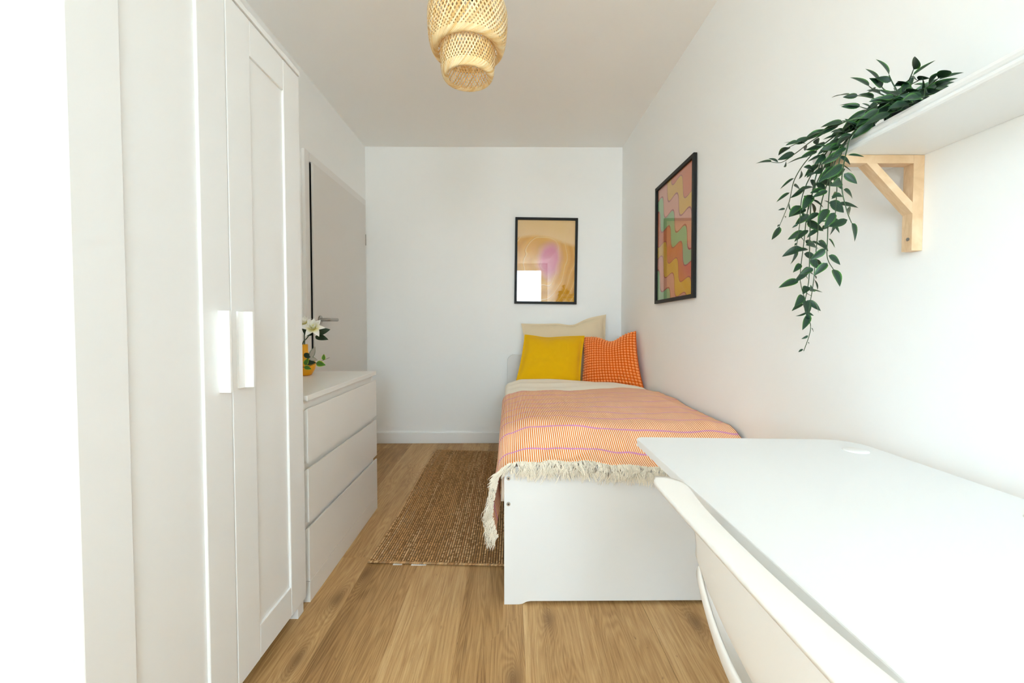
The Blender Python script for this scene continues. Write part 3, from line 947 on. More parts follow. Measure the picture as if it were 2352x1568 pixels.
tf['kind'] = 'stuff'

# ------------------------------------------------------------------ rug
RX0, RX1, RY0, RY1 = -0.622, 0.165, 1.795, 3.395
rug = thing('jute_rug', ((RX0 + RX1) / 2, (RY0 + RY1) / 2, 0), 'brown striped jute runner rug on the floor beside the bed', 'rug')
def rug_xy(x, y):
    # hand-woven: edges wander a little, the near edge runs slightly askew
    k = (x - RX0) / (RX1 - RX0)
    t = (y - RY0) / (RY1 - RY0)
    return x + 0.010 * math.sin(t * 5.5 + 0.4) * (1 - k) + 0.028 * t * (1 - k), y - 0.040 * k * (1 - t) - 0.075 * k * t
b = MB()
def rugbase(u, v):
    x, y = rug_xy(RX0 + 0.004 + u * (RX1 - RX0 - 0.008), RY0 + 0.004 + v * (RY1 - RY0 - 0.008))
    return (x, y, 0.007)
b.grid(rugbase, 8, 40)
b.grid(lambda u, v: (rugbase(u, v)[0], rugbase(u, v)[1], 0.0008), 8, 40, flip=True)
for ring in ([(i / 8, 0) for i in range(9)], [(1, j / 40) for j in range(41)], [(1 - i / 8, 1) for i in range(9)], [(0, 1 - j / 40) for j in range(41)]):
    top = [rugbase(*q) for q in ring]; bot = [(p[0], p[1], 0.0008) for p in top]
    k = len(top)
    b.add(top + bot, [(i, k + i, k + i + 1, i + 1) for i in range(k - 1)], uvs=[(0, 0)] * (2 * k))
M['jute_base'] = plain('jute_backing', srgb(122, 92, 58), 0.95)
b.build('backing', 'jute_base', rug)
rr = random.Random(5)
NC, NR = 70, 178
tones = [srgb(180, 140, 96), srgb(164, 122, 80), srgb(192, 156, 112), srgb(150, 112, 72), srgb(182, 140, 92), srgb(170, 136, 98), srgb(206, 176, 134)]
nb = MB()
cw, rl = (RX1 - RX0) / NC, (RY1 - RY0) / NR
for c in range(NC):
    # bands of neighbouring warps share a tone
    k0 = nz3(c * 0.31, 3.3, 0.5) * 3.2 + 2.9
    for r in range(NR):
        k = k0 + 1.3 * nz3(c * 0.9, r * 0.035, 8.1) + rr.uniform(-0.55, 0.55)
        tcol = tones[int(max(0, min(6, round(k)))) % 7]
        g = 1.22 * rr.uniform(0.84, 1.14)
        end = r < 1 or r >= NR - 1
        x, y = rug_xy(RX0 + (c + 0.5) * cw, RY0 + (r + 0.5) * rl)
        hx, hy_, hz_ = cw * 0.50, rl * 0.56, 0.0052 + rr.uniform(-0.0008, 0.0012)
        if end:
            g *= 1.12; hz_ += 0.0006
        skew = 0.22 * rl
        z0 = 0.0055
        vs_ = [(x - hx, y - skew, z0), (x, y - hy_, z0), (x + hx, y + skew, z0), (x, y + hy_, z0),
               (x - hx * 0.5, y - hy_ * 0.45, z0 + hz_ * 0.8), (x + hx * 0.5, y - hy_ * 0.40 + skew * 0.5, z0 + hz_ * 0.8),
               (x + hx * 0.5, y + hy_ * 0.45, z0 + hz_ * 0.8), (x - hx * 0.5, y + hy_ * 0.40 - skew * 0.5, z0 + hz_ * 0.8), (x, y, z0 + hz_)]
        fs = [(0, 1, 5, 4), (1, 2, 6, 5), (2, 3, 7, 6), (3, 0, 4, 7), (4, 5, 8), (5, 6, 8), (6, 7, 8), (7, 4, 8)]
        nb.add(vs_, fs, col=(tcol[0] * g, tcol[1] * g, tcol[2] * g))
wv = nb.build('weave', 'jute', rug, True); wv['kind'] = 'stuff'
# rolled yarn along both short ends
for yy in (RY0, RY1):
    ed = MB()
    n = 90
    for i in range(n):
        x, y = rug_xy(RX0 + (i + 0.5) / n * (RX1 - RX0), yy)
        x2, y2 = rug_xy(RX0 + (i + 1.35) / n * (RX1 - RX0), yy)
        g = rr.uniform(0.7, 1.2); tc_ = tones[rr.choice((0, 1, 2, 5))]
        ed.tube([(x - 0.003, y - 0.002, 0.004), (x, y - 0.003, 0.0075), (x2, y2 + 0.003, 0.0075), (x2 + 0.003, y2 + 0.004, 0.004)], [0.0025, 0.0046, 0.0046, 0.0025], 5, col=(tc_[0] * g, tc_[1] * g, tc_[2] * g))
    e = ed.build('end_binding', 'jute', rug, True); e['kind'] = 'stuff'
for x0, x1 in ((-0.505, -0.465), (-0.425, -0.360)):
    kk = 0.040 * (x0 - RX0) / (RX1 - RX0)
    box('care_tag', 'tag_white', rug, x0, x1, RY0 - 0.011 - kk, RY0 + 0.03 - kk, 0.0004, 0.0009, 0)

# ------------------------------------------------------------------ pictures
def picture(name, label, origin, ux, uy, w, h, mat, fw=0.021, dep=0.022, roll=0.0):
    """origin = centre on the wall, ux = direction to the viewer's right, uy = up"""
    o = Vector(origin); ux = Vector(ux); uy = Vector(uy)
    n = ux.cross(uy).normalized()
    if roll:
        R = Matrix.Rotation(roll, 3, n); ux = R @ ux; uy = R @ uy
    t = thing(name, o - uy * h / 2, label, 'picture')
    Mx = Matrix((ux, uy, n)).transposed().to_4x4(); Mx.translation = o
    def piece(nm, x0, x1, y0, y1, z0, z1, m, bev=0.001):
        q = MB(); q.box(x0, x1, y0, y1, z0, z1, bev)
        q.v = [tuple(Mx @ Vector(v)) for v in q.v]
        return q.build(nm, m, t)
    g = 0.004
    piece('frame_bar', -w / 2, -w / 2 + fw, -h / 2, h / 2, g, dep, 'black_frame')
    piece('frame_bar', w / 2 - fw, w / 2, -h / 2, h / 2, g, dep, 'black_frame')
    piece('frame_bar', -w / 2 + fw, w / 2 - fw, h / 2 - fw, h / 2, g, dep, 'black_frame')
    piece('frame_bar', -w / 2 + fw, w / 2 - fw, -h / 2, -h / 2 + fw, g, dep, 'black_frame')
    q = MB()
    iw, ih = w / 2 - fw + 0.002, h / 2 - fw + 0.002
    q.box(-iw, iw, -ih, ih, g, 0.0085)
    q.uv = {i: [((q.v[k][0] + iw) / (2 * iw), (q.v[k][1] + ih) / (2 * ih)) for k in f] for i, f in enumerate(q.f)}
    q.v = [tuple(Mx @ Vector(v)) for v in q.v]
    q.build('print', mat, t)
    piece('glass_pane', -iw, iw, -ih, ih, 0.0105, 0.0125, 'glass', 0)
    return t
pc = [at(1184.3, 498, YB - .02), at(1328, 500, YB - .02), at(1181, 697.5, YB - .02), at(1323.8, 699, YB - .02)]
ctr = sum(pc, Vector()) / 4
picture('framed_print', 'black-framed marbled gold and pink print on the back wall', (ctr.x, YB, ctr.z), (1, 0, 0), (0, 0, 1), 0.540, 0.742, 'print_marble', roll=-0.013)
picture('framed_print', 'black-framed print of wavy pink, green and yellow bands on the right wall', (XR, 2.455, 1.5555), (0, -1, 0), (0, 0, 1), 0.570, 0.752, 'print_waves', roll=0.012)

# ------------------------------------------------------------------ pendant lamp
LY = 1.62
lc = at(1074.5, 180, LY)
LX, LZ = lc.x, lc.z            # centre of the bottom opening
lamp = thing('pendant_lamp', (LX, LY, ZC), 'two-tiered woven bamboo pendant lamp hanging from the ceiling', 'pendant lamp')
PXM = LY / FPX                  # metres per photo pixel at the lamp
def resample(prof, n):
    # Catmull-Rom through the profile points
    out = []
    m = len(prof)
    for i in range(n + 1):
        t = i / n * (m - 1); k = min(int(t), m - 2); f = t - k
        P = [Vector((*prof[max(0, min(m - 1, k + d))], 0)) for d in (-1, 0, 1, 2)]
        q = 0.5 * ((2 * P[1]) + (P[2] - P[0]) * f + (2 * P[0] - 5 * P[1] + 4 * P[2] - P[3]) * f * f + (3 * P[1] - P[0] - 3 * P[2] + P[3]) * f ** 3)
        out.append((q.x, q.y))
    return out
rl_ = random.Random(3)
def weave_shell(prof, nstrip, turn, width, name, t0=0.0, t1=1.0, phase=0.0, seg=46):
    mb = MB()
    pf = resample(prof, seg)
    i0, i1 = int(t0 * seg), int(t1 * seg)
    for fam in (1, -1):
        for k in range(nstrip):
            base = rl_.choice((srgb(246, 222, 172), srgb(240, 208, 150), srgb(250, 232, 190), srgb(232, 194, 128)))
            g = rl_.uniform(0.9, 1.05)
            col = tuple(min(1, c * g) for c in base)
            vs_, fs = [], []
            for i in range(i0, i1 + 1):
                r, z = pf[i]
                th = 2 * PI * (k + phase) / nstrip + fam * turn * i / seg
                r2, z2 = pf[min(i + 1, seg)]; r1, z1 = pf[max(i - 1, 0)]
                # strip direction on the surface
                dm = Vector((r2 - r1, z2 - z1)); ds = max(1e-6, dm.length / 2)
                da = fam * turn / seg * r
                L = math.hypot(da, ds)
                # in-surface perpendicular = (azimuth: ds/L, meridian: -da/L)
                pa, pm = ds / L, -da / L
                w = width / 2
                mdir = dm.normalized() if dm.length > 0 else Vector((0, 1))
                over = 0.0006 * fam
                nr = Vector((mdir.y, -mdir.x))   # outward-ish
                for sgn in (-1, 1):
                    rr_ = r + mdir.x * pm * w * sgn + nr.x * over
                    zz = z + mdir.y * pm * w * sgn + nr.y * over
                    tt = th + sgn * w * pa / max(r, 0.01)
                    vs_.append((LX + rr_ * math.cos(tt), LY + rr_ * math.sin(tt), zz))
            n = i1 - i0
            for i in range(n):
                fs.append((2 * i, 2 * i + 1, 2 * i + 3, 2 * i + 2))
            mb.add(vs_, fs, col)
    return mb
# outer bell (radius, z above the bottom opening)
R0 = 89 * PXM
outer = [(0.060, LZ + 0.345), (0.092, LZ + 0.335), (0.125, LZ + 0.300), (R0 * 0.985, LZ + 0.245), (R0, LZ + 0.190), (R0 * 0.97, LZ + 0.140), (R0 * 0.915, LZ + 0.108), (R0 * 0.84, LZ + 0.094), (R0 * 0.755, LZ + 0.098)]
RI = 61.5 * PXM
inner = [(RI * 0.93, LZ + 0.200), (RI * 0.985, LZ + 0.150), (RI, LZ + 0.100), (RI * 0.985, LZ + 0.050), (RI * 0.94, LZ + 0.014), (RI * 0.85, LZ - 0.001), (RI * 0.735, LZ + 0.003)]
sh = weave_shell(outer, 62, 1.75, 0.0056, 'o').build('outer_shade', 'bamboo', lamp); sh['kind'] = 'stuff'
sh2 = weave_shell(inner, 54, 1.45, 0.0043, 'i').build('inner_shade', 'bamboo', lamp); sh2['kind'] = 'stuff'
# doubled strips at the folded lips
m1 = weave_shell(outer, 62, 1.75, 0.0075, 'l', 0.76, 1.0, 0.5); o1 = m1.build('rim', 'bamboo', sh); o1['kind'] = 'stuff'
m1 = weave_shell(inner, 56, 1.45, 0.0062, 'l', 0.62, 1.0, 0.5); o1 = m1.build('rim', 'bamboo', sh2); o1['kind'] = 'stuff'
b = MB(); b.tube([(LX, LY, LZ + 0.28), (LX, LY, LZ + 0.35)], 0.021, 20); b.build('socket', 'cord', lamp, True, angle=40)
b = MB(); b.lathe([(0.0, LZ + 0.165), (0.018, LZ + 0.168), (0.029, LZ + 0.190), (0.030, LZ + 0.205), (0.022, LZ + 0.240), (0.014, LZ + 0.28)], LX, LY, 24); b.build('bulb', 'bulb', lamp, True)
b = MB(); b.tube([(LX, LY, LZ + 0.35), (LX, LY, ZC)], 0.003, 8); b.build('cord', 'cord', lamp, True)
b = MB(); b.lathe([(0.0, ZC - 0.055), (0.03, ZC - 0.055), (0.048, ZC - 0.035), (0.05, ZC)], LX, LY, 28); b.build('canopy', 'white_handle', lamp, True)

# ------------------------------------------------------------------ desk
DZ1 = 0.730
tx0, tx1, ty0, ty1 = 0.355, 0.940, -0.09, 1.160
desk = thing('desk', (0.65, 0.53, 0), 'white desk with rounded corners and cable caps along the right wall', 'desk')
outl = rrect(tx0, tx1, ty0, ty1, (0.03, 0.03, 0.075, 0.022), 10)
# far edge runs very slightly askew
outl = [(x, y - (0.030 * (x - tx0) / (tx1 - tx0) if y > 0.5 else 0)) for x, y in outl]
b = MB(); b.prism(outl, 'z', DZ1 - 0.020, DZ1, 0.0022)
b.build('tabletop', 'desk', desk)
for y in (1.030, 0.655):
    b = MB(); b.lathe([(0.0, DZ1 + 0.0022), (0.025, DZ1 + 0.0022), (0.0268, DZ1 + 0.0012), (0.0275, DZ1 - 0.001)], 0.872, y, 32)
    b.build('cable_cap', 'white_handle', desk, True, angle=50)
for y in (0.93, 0.10):
    box('leg', 'metal_leg', desk, 0.655, 0.735, y - 0.02, y + 0.02, 0.03, DZ1 - 0.055, 0.003)
    box('foot', 'metal_leg', desk, 0.44, 0.93, y - 0.03, y + 0.03, 0, 0.03, 0.004)
    box('support', 'metal_leg', desk, 0.42, 0.91, y - 0.02, y + 0.02, DZ1 - 0.055, DZ1 - 0.021, 0.002)

# ------------------------------------------------------------------ chair
CYC, CHW = 0.495, 0.225           # centre and half width along the desk
chair = thing('chair', (0.50, CYC, 0), 'cream moulded plastic chair pushed under the front edge of the desk', 'chair')
# back rest cross-section from lower edge to the flared top lip: (x, z, half width factor)
back_prof = [(0.332, 0.560, 0.70), (0.316, 0.600, 0.90), (0.309, 0.645, 0.86), (0.304, 0.690, 0.855), (0.303, 0.730, 0.88), (0.298, 0.757, 0.92), (0.287, 0.7705, 0.965), (0.268, 0.7775, 0.99), (0.245, 0.7785, 1.0)]
def back_c(v):
    m = len(back_prof); t = v * (m - 1); k = min(int(t), m - 2); f = t - k
    P = [Vector(back_prof[max(0, min(m - 1, k + d))]) for d in (-1, 0, 1, 2)]
    return 0.5 * ((2 * P[1]) + (P[2] - P[0]) * f + (2 * P[0] - 5 * P[1] + 4 * P[2] - P[3]) * f * f + (3 * P[1] - P[0] - 3 * P[2] + P[3]) * f ** 3)
def back_pt(u, v):
    s = 2 * u - 1
    # lower edge sags in the middle, rises to the sides
    vv = v
    c = back_c(vv)
    sag = (1 - v) ** 2
    z = c.y + sag * (0.060 * abs(s) ** 2.2)
    y = CYC + s * CHW * c.z
    bow = 0.010 * abs(s) ** 2.6 * (1 - 0.85 * smooth01((v - 0.55) / 0.45))     # wraps forward below the lip
    x = c.x + bow
    # rounded lip corners
    if v > 0.8:
        k = (v - 0.8) / 0.2
        x += 0.010 * k * smooth01((abs(s) - 0.86) / 0.14) ** 2
    return (x, y, z)
b = MB(); b.grid(back_pt, 48, 40)
bk = b.build('backrest', 'chair', chair, True)
sm = bk.modifiers.new('thickness', 'SOLIDIFY'); sm.thickness = 0.007; sm.offset = 0
# seat shell: dished seat whose rear rises into side wings that carry the back
def seat_pt(u, v):
    s = 2 * u - 1
    # v: 0 = upper rear rim ... 0.35 = seat back corner ... 1 = front edge
    if v < 0.4:
        t = v / 0.4
        z = 0.452 + (1 - smooth01(t)) * (0.080 + 0.090 * abs(s) ** 3)
        x = 0.333 + 0.055 * t ** 1.5 - 0.012 * math.sin(t * PI)
    else:
        t = (v - 0.4) / 0.6
        z = 0.452 - 0.012 * math.sin(t * PI) * (1 - s * s) - 0.022 * smooth01((t - 0.75) / 0.25)
        x = 0.388 + 0.37 * t
    hw = 0.224 - 0.012 * smooth01((v - 0.5) / 0.5)
    z += 0.150 * abs(s) ** 5 * smooth01((v - 0.05) / 0.35) * (1 - 0.85 * smooth01((v - 0.35) / 0.6))
    x += 0.004 * abs(s) ** 3 * (1 - smooth01(v / 0.5))
    return (x, CYC + s * hw, z)
b = MB(); b.grid(seat_pt, 40, 48)
st_ = b.build('seat', 'chair', chair, True)
sm = st_.modifiers.new('thickness', 'SOLIDIFY'); sm.thickness = 0.008; sm.offset = 0
for sx, x0, x1 in ((-1, 0.405, 0.365), (1, 0.70, 0.735)):
    for sy in (-1, 1):
        b = MB(); b.tube([(x0, CYC + sy * 0.165, 0.445), ((x0 + x1) / 2, CYC + sy * 0.185, 0.22), (x1, CYC + sy * 0.205, 0.0)], [0.020, 0.017, 0.012], 14)
        b.build('leg', 'chair', chair, True, angle=60)

# ------------------------------------------------------------------ wall shelf and bracket
SX0, SZ0, SZ1, SYF = 0.783, 1.446, 1.478, 1.084
prof = [(XR - 0.001, SZ0), (SX0 + 0.006, SZ0), (SX0 + 0.002, SZ0 + 0.002), (SX0, SZ0 + 0.006), (SX0 + 0.001, SZ0 + 0.010), (SX0 + 0.006, SZ0 + 0.0125),
        (SX0 + 0.0075, SZ0 + 0.015), (SX0 + 0.005, SZ0 + 0.017), (SX0 + 0.003, SZ0 + 0.022), (SX0 + 0.005, SZ0 + 0.028), (SX0 + 0.012, SZ1), (XR - 0.001, SZ1)]
b = MB(); b.prism(prof, 'y', -0.10, SYF)
shelf = b.build('wall_shelf', 'white_lacquer', None)
tag(shelf, 'white wall shelf with a moulded front edge above the desk', 'shelf')
KY0, KY1 = 0.983, 1.009
br = thing('shelf_bracket', (XR, 0.995, 1.222), 'pale wooden triangular bracket carrying the white wall shelf', 'bracket')
po = box('post', 'aspen', br, XR - 0.026, XR - 0.0005, KY0, KY1, 1.222, SZ0 - 0.0005, 0.0008)
box('arm', 'aspen', br, 0.775, XR - 0.026, KY0, KY1, SZ0 - 0.020, SZ0 - 0.0005, 0.0008)
b = MB(); b.prism([(XR - 0.026, 1.309), (XR - 0.026, 1.335), (0.866, SZ0 - 0.020), (0.842, SZ0 - 0.020)], 'y', KY0 + 0.0005, KY1 - 0.0005)
b.build('brace', 'aspen', br)
b = MB(); b.tube([(XR - 0.0265, KY0 + 0.010, 1.250), (XR - 0.0225, KY0 + 0.010, 1.250)][::-1], 0.0042, 16); b.build('screw', 'chrome', po, True, angle=40)

# ------------------------------------------------------------------ trailing plant on the shelf
def leaf_mesh(name, L, W, curl, mat, fold=0.25, tip=1.5):
    b = MB()
    nl, nw = 8, 4
    def f(u, v):
        s = 2 * u - 1
        w = W / 2 * (math.sin(PI * min(1.0, v ** 0.72)) ** 0.85) * (1 - 0.15 * v)
        if v >= 1.0:
            w = 0.0
        return Vector((s * w, v * L, fold * abs(s) * w - curl * L * v * v))
    b.grid(f, nw, nl, lambda u, v: (u, v))
    o = b.build(name, mat, None, True)
    me = o.data
    bpy.data.objects.remove(o)
    return me
leafs = [leaf_mesh('leaf', 0.050, 0.024, 0.20, 'leaf'), leaf_mesh('leaf', 0.045, 0.021, 0.05, 'leaf', 0.32), leaf_mesh('leaf', 0.040, 0.021, 0.32, 'leaf'), leaf_mesh('leaf', 0.030, 0.013, 0.15, 'leaf', 0.4)]
def place_leaf(me, parent, pos, direction, normal, scale=1.0, name='leaf'):
    d = Vector(direction).normalized()
    n = Vector(normal); n = (n - d * n.dot(d))
    n = n.normalized() if n.length > 1e-4 else d.orthogonal().normalized()
    x = d.cross(n)
    o = bpy.data.objects.new(name, me)
    COL.objects.link(o); o.parent = parent
    Mx = Matrix((x, d, n)).transposed().to_4x4()
    o.rotation_euler = Mx.to_euler()
    o.location = Vector(pos) - world_off(parent)
    o.scale = (scale, scale, scale)
    return o
def spline(pts, n):
    out = []
    m = len(pts)
    for i in range(n + 1):
        t = i / n * (m - 1); k = min(int(t), m - 2); f = t - k
        P = [pts[max(0, min(m - 1, k + d))] for d in (-1, 0, 1, 2)]
        out.append(0.5 * ((2 * P[1]) + (P[2] - P[0]) * f + (2 * P[0] - 5 * P[1] + 4 * P[2] - P[3]) * f * f + (3 * P[1] - P[0] - 3 * P[2] + P[3]) * f ** 3))
    return out
PPX, PPY = 0.880, 0.930
plant = thing('trailing_plant', (PPX, PPY, SZ1), 'dark green trailing vine in a black pot spilling off the shelf end', 'plant')
b = MB(); b.lathe([(0.0, SZ1 + 0.0005), (0.030, SZ1 + 0.0005), (0.038, SZ1 + 0.042), (0.035, SZ1 + 0.042), (0.034, SZ1 + 0.034), (0.0, SZ1 + 0.034)], PPX, PPY, 28)
b.build('pot', 'pot', plant, True, angle=40)
b = MB(); b.lathe([(0.0345, SZ1 + 0.034), (0.0, SZ1 + 0.038)], PPX, PPY, 20); b.build('soil', 'soil', plant)
rp = random.Random(21)
P0 = Vector((PPX, PPY, SZ1 + 0.037))
vines = [
    # (pixel x, pixel y, depth)
    [(2010, 262, .97), (1950, 300, 1.05), (1895, 355, 1.10), (1866, 440, 1.11), (1860, 540, 1.11), (1858, 640, 1.11), (1848, 705, 1.11), (1862, 752, 1.11), (1846, 806, 1.11)],
    [(2015, 255, .96), (1960, 305, 1.04), (1915, 365, 1.07), (1904, 450, 1.07), (1901, 540, 1.07), (1900, 590, 1.07), (1914, 618, 1.07)],
    [(2020, 262, .95), (1975, 305, 1.02), (1945, 345, 1.03), (1933, 420, 1.03), (1944, 480, 1.03), (1956, 512, 1.03)],
    [(2000, 262, .98), (1935, 300, 1.06), (1865, 355, 1.11), (1826, 410, 1.12), (1812, 465, 1.12), (1790, 520, 1.12)],
    [(2000, 255, .98), (1930, 285, 1.06), (1870, 320, 1.11), (1830, 350, 1.13), (1797, 372, 1.14), (1772, 372, 1.14)],
    [(2005, 250, .98), (1945, 278, 1.05), (1890, 300, 1.10), (1845, 322, 1.12), (1812, 338, 1.13)],
    [(2005, 265, .98), (1945, 315, 1.05), (1890, 390, 1.09), (1858, 470, 1.10), (1846, 560, 1.10), (1838, 640, 1.10), (1850, 690, 1.10)],
    [(2010, 268, .97), (1955, 325, 1.04), (1908, 400, 1.08), (1886, 470, 1.09), (1876, 560, 1.09), (1868, 650, 1.09), (1856, 720, 1.09)],
    [(2000, 265, .98), (1930, 330, 1.07), (1870, 390, 1.10), (1843, 450, 1.11), (1836, 520, 1.11), (1828, 575, 1.11)],
    [(2012, 262, .97), (1962, 318, 1.03), (1925, 385, 1.05), (1922, 440, 1.05), (1918, 500, 1.05)],
    # short shoots over the shelf
    [(2062, 215, .88), (2050, 190, .89), (2042, 172, .90)],
    [(2075, 210, .87), (2090, 180, .87), (2098, 160, .87)],
    [(2100, 215, .85), (2130, 200, .84), (2155, 180, .83)],
    [(2100, 222, .85), (2130, 215, .83), (2152, 200, .82)],
    [(2040, 225, .90), (2012, 210, .93), (1996, 198, .95)],
    [(2030, 235, .91), (1990, 222, .96), (1950, 218, 1.0)],
    [(2040, 240, .90), (2000, 250, .95), (1975, 245, 1.0)],
    [(2075, 225, .87), (2085, 200, .86), (2110, 185, .86)],
    [(2060, 225, .88), (2030, 205, .90), (2020, 190, .92)],
    [(2050, 245, .89), (2020, 270, .93), (1985, 300, .98), (1968, 318, 1.0)],
    [(2055, 240, .88), (2035, 255, .90), (2010, 285, .93)],
    [(2090, 222, .8), (2070, 250, .8), (2045, 280, .8)],
    [(2105, 212, .8), (2098, 235, .8), (2085, 252, .8)],
    [(2062, 232, .8), (2030, 265, .8), (2005, 296, .8)],
    [(2050, 225, .8), (2015, 240, .8), (1980, 262, .8)],
    [(2075, 215, .8), (2048, 232, .8), (2020, 250, .8)],
    [(2120, 205, .8), (2122, 222, .8), (2112, 236, .8)],
]
nleaf = 0
for vi, vp in enumerate(vines):
    # trailing vines leave the pot, cross the front edge of the shelf and hang just in front of it
    xs_ = [0.835, 0.795, 0.768] + [0.752 + 0.018 * math.sin(vi * 2.1 + k) for k in range(9)]
    pts = [P0 + Vector((rp.uniform(-.015, .015), rp.uniform(-.015, .015), 0))]
    for k, (qx, qy, _) in enumerate(vp):
        X_ = xs_[k] if vi < 10 else (0.862 - 0.012 * k if vi < 21 else 0.832 - 0.016 * k)
        q = at(qx, qy, X_ * FPX / (qx - 1169))
        if q.x > SX0 - 0.006 and q.y < SYF + 0.006 and q.z < SZ1 + 0.006:
            if vi >= 10:
                q.z = SZ1 + 0.008
            else:
                q.x = SX0 - 0.008
        pts.append(q)
    n = 10 * len(pts)
    sp_ = spline(pts, n)
    b = MB(); b.tube(sp_, [0.0019 - 0.0011 * i / n for i in range(n + 1)], 5)
    stem = b.build('stem', 'stem', plant, True)
    ln = sum((sp_[i + 1] - sp_[i]).length for i in range(n))
    step = 0.0232 if vi < 10 else 0.0195
    acc, side = (0.04 if vi < 10 else 0.012), 1
    run = 0.0
    for i in range(n):
        seg = (sp_[i + 1] - sp_[i])
        run += seg.length
        if run >= acc:
            acc += step * rp.uniform(0.75, 1.25)
            frac = run / ln
            d0 = seg.normalized()
            ang = rp.uniform(0, 2 * PI)
            # alternate leaves; they face the light (the window behind the viewer) and droop
            sidev = Vector((side * rp.uniform(0.5, 1.0), rp.uniform(-0.7, 0.5), rp.uniform(-0.35, 0.45)))
            side = -side
            dirv = sidev * 0.9 + d0 * rp.uniform(0.2, 0.8)
            nrm = Vector((rp.uniform(-0.9, 0.6), -1.0 + rp.uniform(-0.3, 0.8), rp.uniform(-0.2, 1.2)))
            sc_ = rp.uniform(0.62, 1.02) * (1.0 if frac < 0.72 else max(0.42, 1.0 - (frac - 0.72) * 2.0) if vi in (0, 3, 8) else 0.95)
            pos = sp_[i] + dirv.normalized() * 0.004
            tipz = pos + dirv.normalized() * 0.045 * sc_
            # keep clear of the wall
            if tipz.x > XR - 0.006:
                dirv.x = -abs(dirv.x)
            inshelf = lambda p_: p_.x > SX0 - 0.012 and p_.y < SYF + 0.012 and SZ0 - 0.012 < p_.z < SZ1 + 0.010
            dn = dirv.normalized()
            if any(inshelf(pos + dn * (0.05 * sc_ * k / 4)) for k in range(5)):
                if pos.x > SX0:
                    dirv = Vector((dirv.x, dirv.y, abs(dirv.z) + 0.25))
                else:
                    dirv = Vector((-abs(dirv.x) - 0.2, dirv.y, dirv.z))
                nrm = Vector((nrm.x, nrm.y, abs(nrm.z) + 0.6)) if pos.x > SX0 else Vector((-1.0, -0.6, 0.4))
                if pos.x > SX0 and pos.z < SZ1 + 0.012:
                    pos = Vector((pos.x, pos.y, SZ1 + 0.014))
            place_leaf(rp.choice(leafs[:3]) if sc_ > 0.6 else leafs[3], plant, pos, dirv, nrm, sc_)
            nleaf += 1
    if vi != 0:
        place_leaf(leafs[0], plant, sp_[-1], sp_[-1] - sp_[-3], Vector((0, -1, 0.6)), 0.9)
        nleaf += 1

# ------------------------------------------------------------------ vase with lilies on the chest
VX, VY = at(699, 860, 2.15).x, 2.15
vase = thing('vase', (VX, VY, CH), 'mustard yellow bottle vase holding white lilies on the chest', 'vase')
b = MB(); b.lathe([(0.0, CH + 0.0005), (0.028, CH + 0.0005), (0.036, CH + 0.004), (0.052, CH + 0.032), (0.0565, CH + 0.055), (0.052, CH + 0.078), (0.038, CH + 0.094), (0.0245, CH + 0.108), (0.0200, CH + 0.124), (0.0195, CH + 0.160), (0.017, CH + 0.160), (0.017, CH + 0.12), (0.0, CH + 0.11)], VX, VY, 36)
b.build('body', 'vase', vase, True)
petal = leaf_mesh('petal', 0.056, 0.036, 0.34, 'petal', 0.30)
petal2 = leaf_mesh('petal', 0.050, 0.030, -0.12, 'petal', 0.35)
lilyleaf = leaf_mesh('leaf', 0.080, 0.046, 0.15, 'leaf_dark', 0.15)
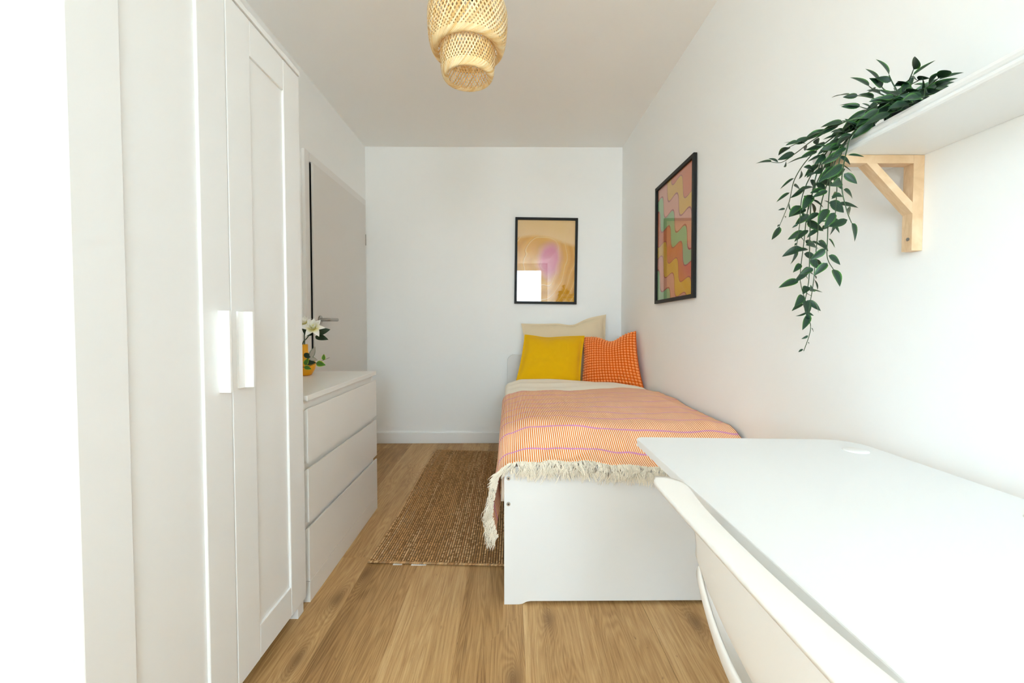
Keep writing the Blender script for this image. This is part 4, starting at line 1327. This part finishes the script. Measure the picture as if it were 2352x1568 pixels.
def lily(px, py, Y, lean, big=1.0):
    c = at(px, py, Y)
    b = MB()
    base = Vector((VX + rp.uniform(-.006, .006), VY + rp.uniform(-.006, .006), CH + 0.13))
    b.tube(spline([base, base + Vector((0, 0, 0.04)), (base + c) / 2 + Vector((-0.004, 0, 0.01)), c], 14), 0.0028, 6)
    b.build('stem', 'stem', vase, True)
    ax = Vector(lean).normalized()
    e1 = ax.orthogonal().normalized(); e2 = ax.cross(e1)
    for ring, (n, open_, me, ph) in enumerate(((6, 1.15, petal, 0.25), (6, 0.75, petal2, 0.7), (4, 0.35, petal2, 0.1))):
        for k in range(n):
            t = 2 * PI * k / n + ph
            rad = e1 * math.cos(t) + e2 * math.sin(t)
            d = ax * math.cos(open_) + rad * math.sin(open_)
            nn = ax * math.sin(open_) - rad * math.cos(open_)
            place_leaf(me, vase, c + rad * 0.004, d, nn, big * rp.uniform(0.88, 1.08), 'petal')
lily(720, 754, 2.12, (0.25, -0.75, 0.6))
lily(702, 744, 2.17, (-0.3, -0.4, 0.8), 0.85)
for (px, py, d, n) in ((716, 770, (-0.75, -0.1, 0.65), (0.1, -1, 0.2)), (724, 772, (0.95, -0.05, -0.18), (0.0, -0.8, 0.6)), (727, 764, (0.9, 0.1, 0.25), (0.1, -1, 0.1))):
    place_leaf(lilyleaf, vase, at(px, py, 2.15), d, n, 0.85)

# leafy twig in front of the vase
tw = thing('leafy_twig', at(702, 846, 2.07), 'thin twig with lime-edged leaves lying in front of the yellow vase', 'twig')
TY_ = 2.075
tp = spline([at(690, 843, TY_), at(706, 842, TY_), at(722, 836, TY_), at(738, 829, TY_), at(757, 821, TY_)], 24)
b = MB(); b.tube(tp, [0.0018 - 0.001 * i / 24 for i in range(25)], 5)
M['twig'] = plain('brown_twig', (0.10, 0.045, 0.02), 0.7)
b.build('stem', 'twig', tw, True)
lime = leaf_mesh('leaf', 0.050, 0.034, 0.1, 'leaf_lime', 0.15)
pale = leaf_mesh('leaf', 0.058, 0.030, 0.12, 'leaf_pale', 0.2)
for me, px, py, d, sc_ in ((lime, 726, 833, (0.9, 0, -0.22), 0.95), (lime, 743, 827, (0.05, 0, 1), 0.62), (pale, 714, 821, (0.33, 0, 0.95), 1.0), (pale, 710, 822, (0.95, 0, -0.25), 0.75),
                           (lime, 700, 838, (0.45, -0.1, 0.8), 0.8), (lilyleaf, 702, 833, (1, 0, 0.05), 0.62), (lilyleaf, 698, 812, (0.85, 0, -0.5), 0.6), (lime, 699, 842, (0.9, 0, -0.3), 0.7)):
    place_leaf(me, tw, at(px, py, TY_ - 0.004), d, (0.1, -1, 0.25), sc_)
